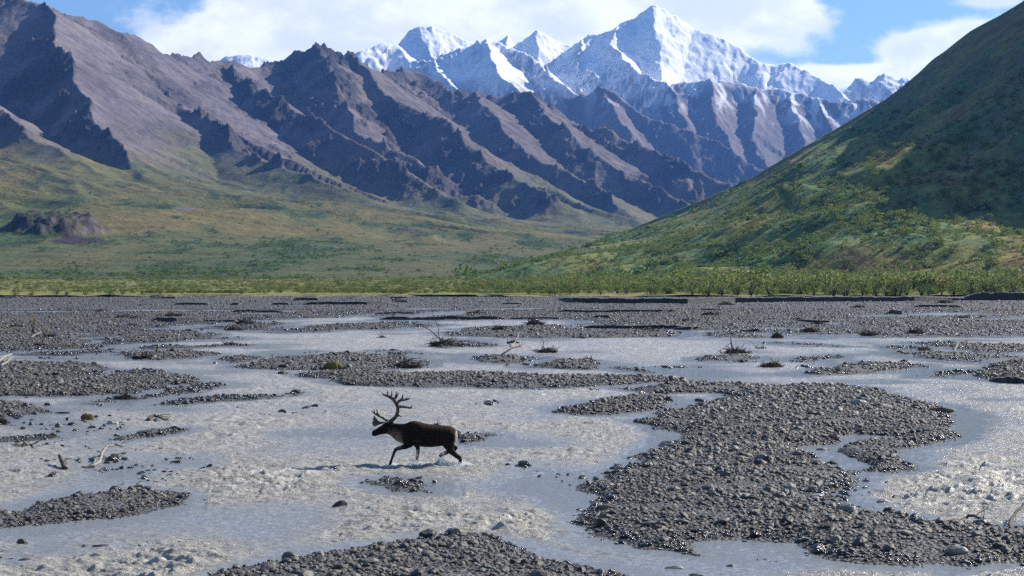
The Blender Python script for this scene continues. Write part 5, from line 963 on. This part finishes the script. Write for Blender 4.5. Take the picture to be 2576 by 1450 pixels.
# ---- spray thrown up round the legs
r = np.random.RandomState(77); m, nt, b = new_mat('white_water'); b.inputs['Base Color'].default_value = (0.85, 0.86, 0.86, 1); b.inputs['Roughness'].default_value = 0.25; b.inputs['IOR'].default_value = 1.33
tr = nt.nodes.new('ShaderNodeBsdfTranslucent'); tr.inputs[0].default_value = (0.9, 0.9, 0.9, 1); mx = nt.nodes.new('ShaderNodeMixShader'); mx.inputs[0].default_value = 0.5
nt.links.new(b.outputs[0], mx.inputs[1]); nt.links.new(tr.outputs[0], mx.inputs[2]); nt.links.new(mx.outputs[0], nt.nodes['Material Output'].inputs['Surface'])
bm = bmesh.new()
def blob(p, s, sub=1):
    vs = bmesh.ops.create_icosphere(bm, subdivisions=sub, radius=1)['verts']; q = r.normal(size=3)
    for v in vs: k = 1 + 0.35 * float(perlin(v.co.x * 1.7 + q[0], v.co.y * 1.7 + v.co.z * 1.3 + q[1], 3)); v.co = Vector(p) + Vector((v.co.x * s[0], v.co.y * s[1], v.co.z * s[2])) * k
for x, y, sp, n, top in [(640, 1270, 110, 200, 45), (1260, 1240, 120, 420, 105), (1440, 1260, 190, 360, 75), (1880, 1180, 150, 1000, 190), (2060, 1190, 200, 900, 150), (2300, 1235, 130, 520, 95), (2440, 1240, 120, 300, 60)]:
    for i in range(n):
        h_ = abs(r.normal(0, 0.5)) * top; a, c = cb(x + r.normal(0, sp * 0.55), 1262); s = 0.0105 * r.lognormal(0, 0.5) * (1.35 - 0.6 * min(h_ / top, 1))
        blob((a, r.normal(0, 0.16), max(h_ * CK, 0.0)), (s, s, s * r.uniform(0.7, 1.5)), 1)
    for i in range(n // 8):
        a, c = cb(x + r.normal(0, sp * 0.6), 1262); s = r.uniform(0.03, 0.075); blob((a, r.normal(0, 0.22), r.uniform(-0.02, 0.015)), (s * 1.6, s * 1.3, s * 0.55), 2)
for i in range(70):      # drops clinging to the far legs
    for (x, y, w_) in ((1262, 1000, 34), (1900, 975, 60)):
        a, c = cb(x + r.normal(0, w_ * 0.6), y + r.uniform(-140, 150) * (1 if w_ < 50 else 0.3)); blob((a, 0.06 + r.normal(0, .01), c), (.005,) * 3, 1)
o = obj_from_bm('splash', bm, m); o.location = (CX0, CD, 0); tag(o, 'white spray and foam thrown up around the legs of the caribou', 'splash', kind='stuff')
# ------------------------------------------------------------------ the air
me = bpy.data.meshes.new('haze'); bm = bmesh.new(); bmesh.ops.create_cube(bm, size=1.0)
lo, hi = Vector((-9000, -120, -2.2)), Vector((9000, 14600, 2050))
for vtx in bm.verts: vtx.co = Vector([lo[i] + (hi[i] - lo[i]) * (vtx.co[i] + 0.5) for i in range(3)])
bm.to_mesh(me); bm.free()
m = bpy.data.materials.new('air'); m.use_nodes = True; nt = m.node_tree; nt.nodes.clear()
mo = nt.nodes.new('ShaderNodeOutputMaterial'); pv = nt.nodes.new('ShaderNodeVolumePrincipled')
pv.inputs['Color'].default_value = (0.16, 0.38, 1.0, 1); pv.inputs['Density'].default_value = 3.6e-5; pv.inputs['Anisotropy'].default_value = 0.3
nt.links.new(pv.outputs[0], mo.inputs['Volume']); me.materials.append(m)
o = bpy.data.objects.new('haze', me); COL.objects.link(o); o['kind'] = 'stuff'
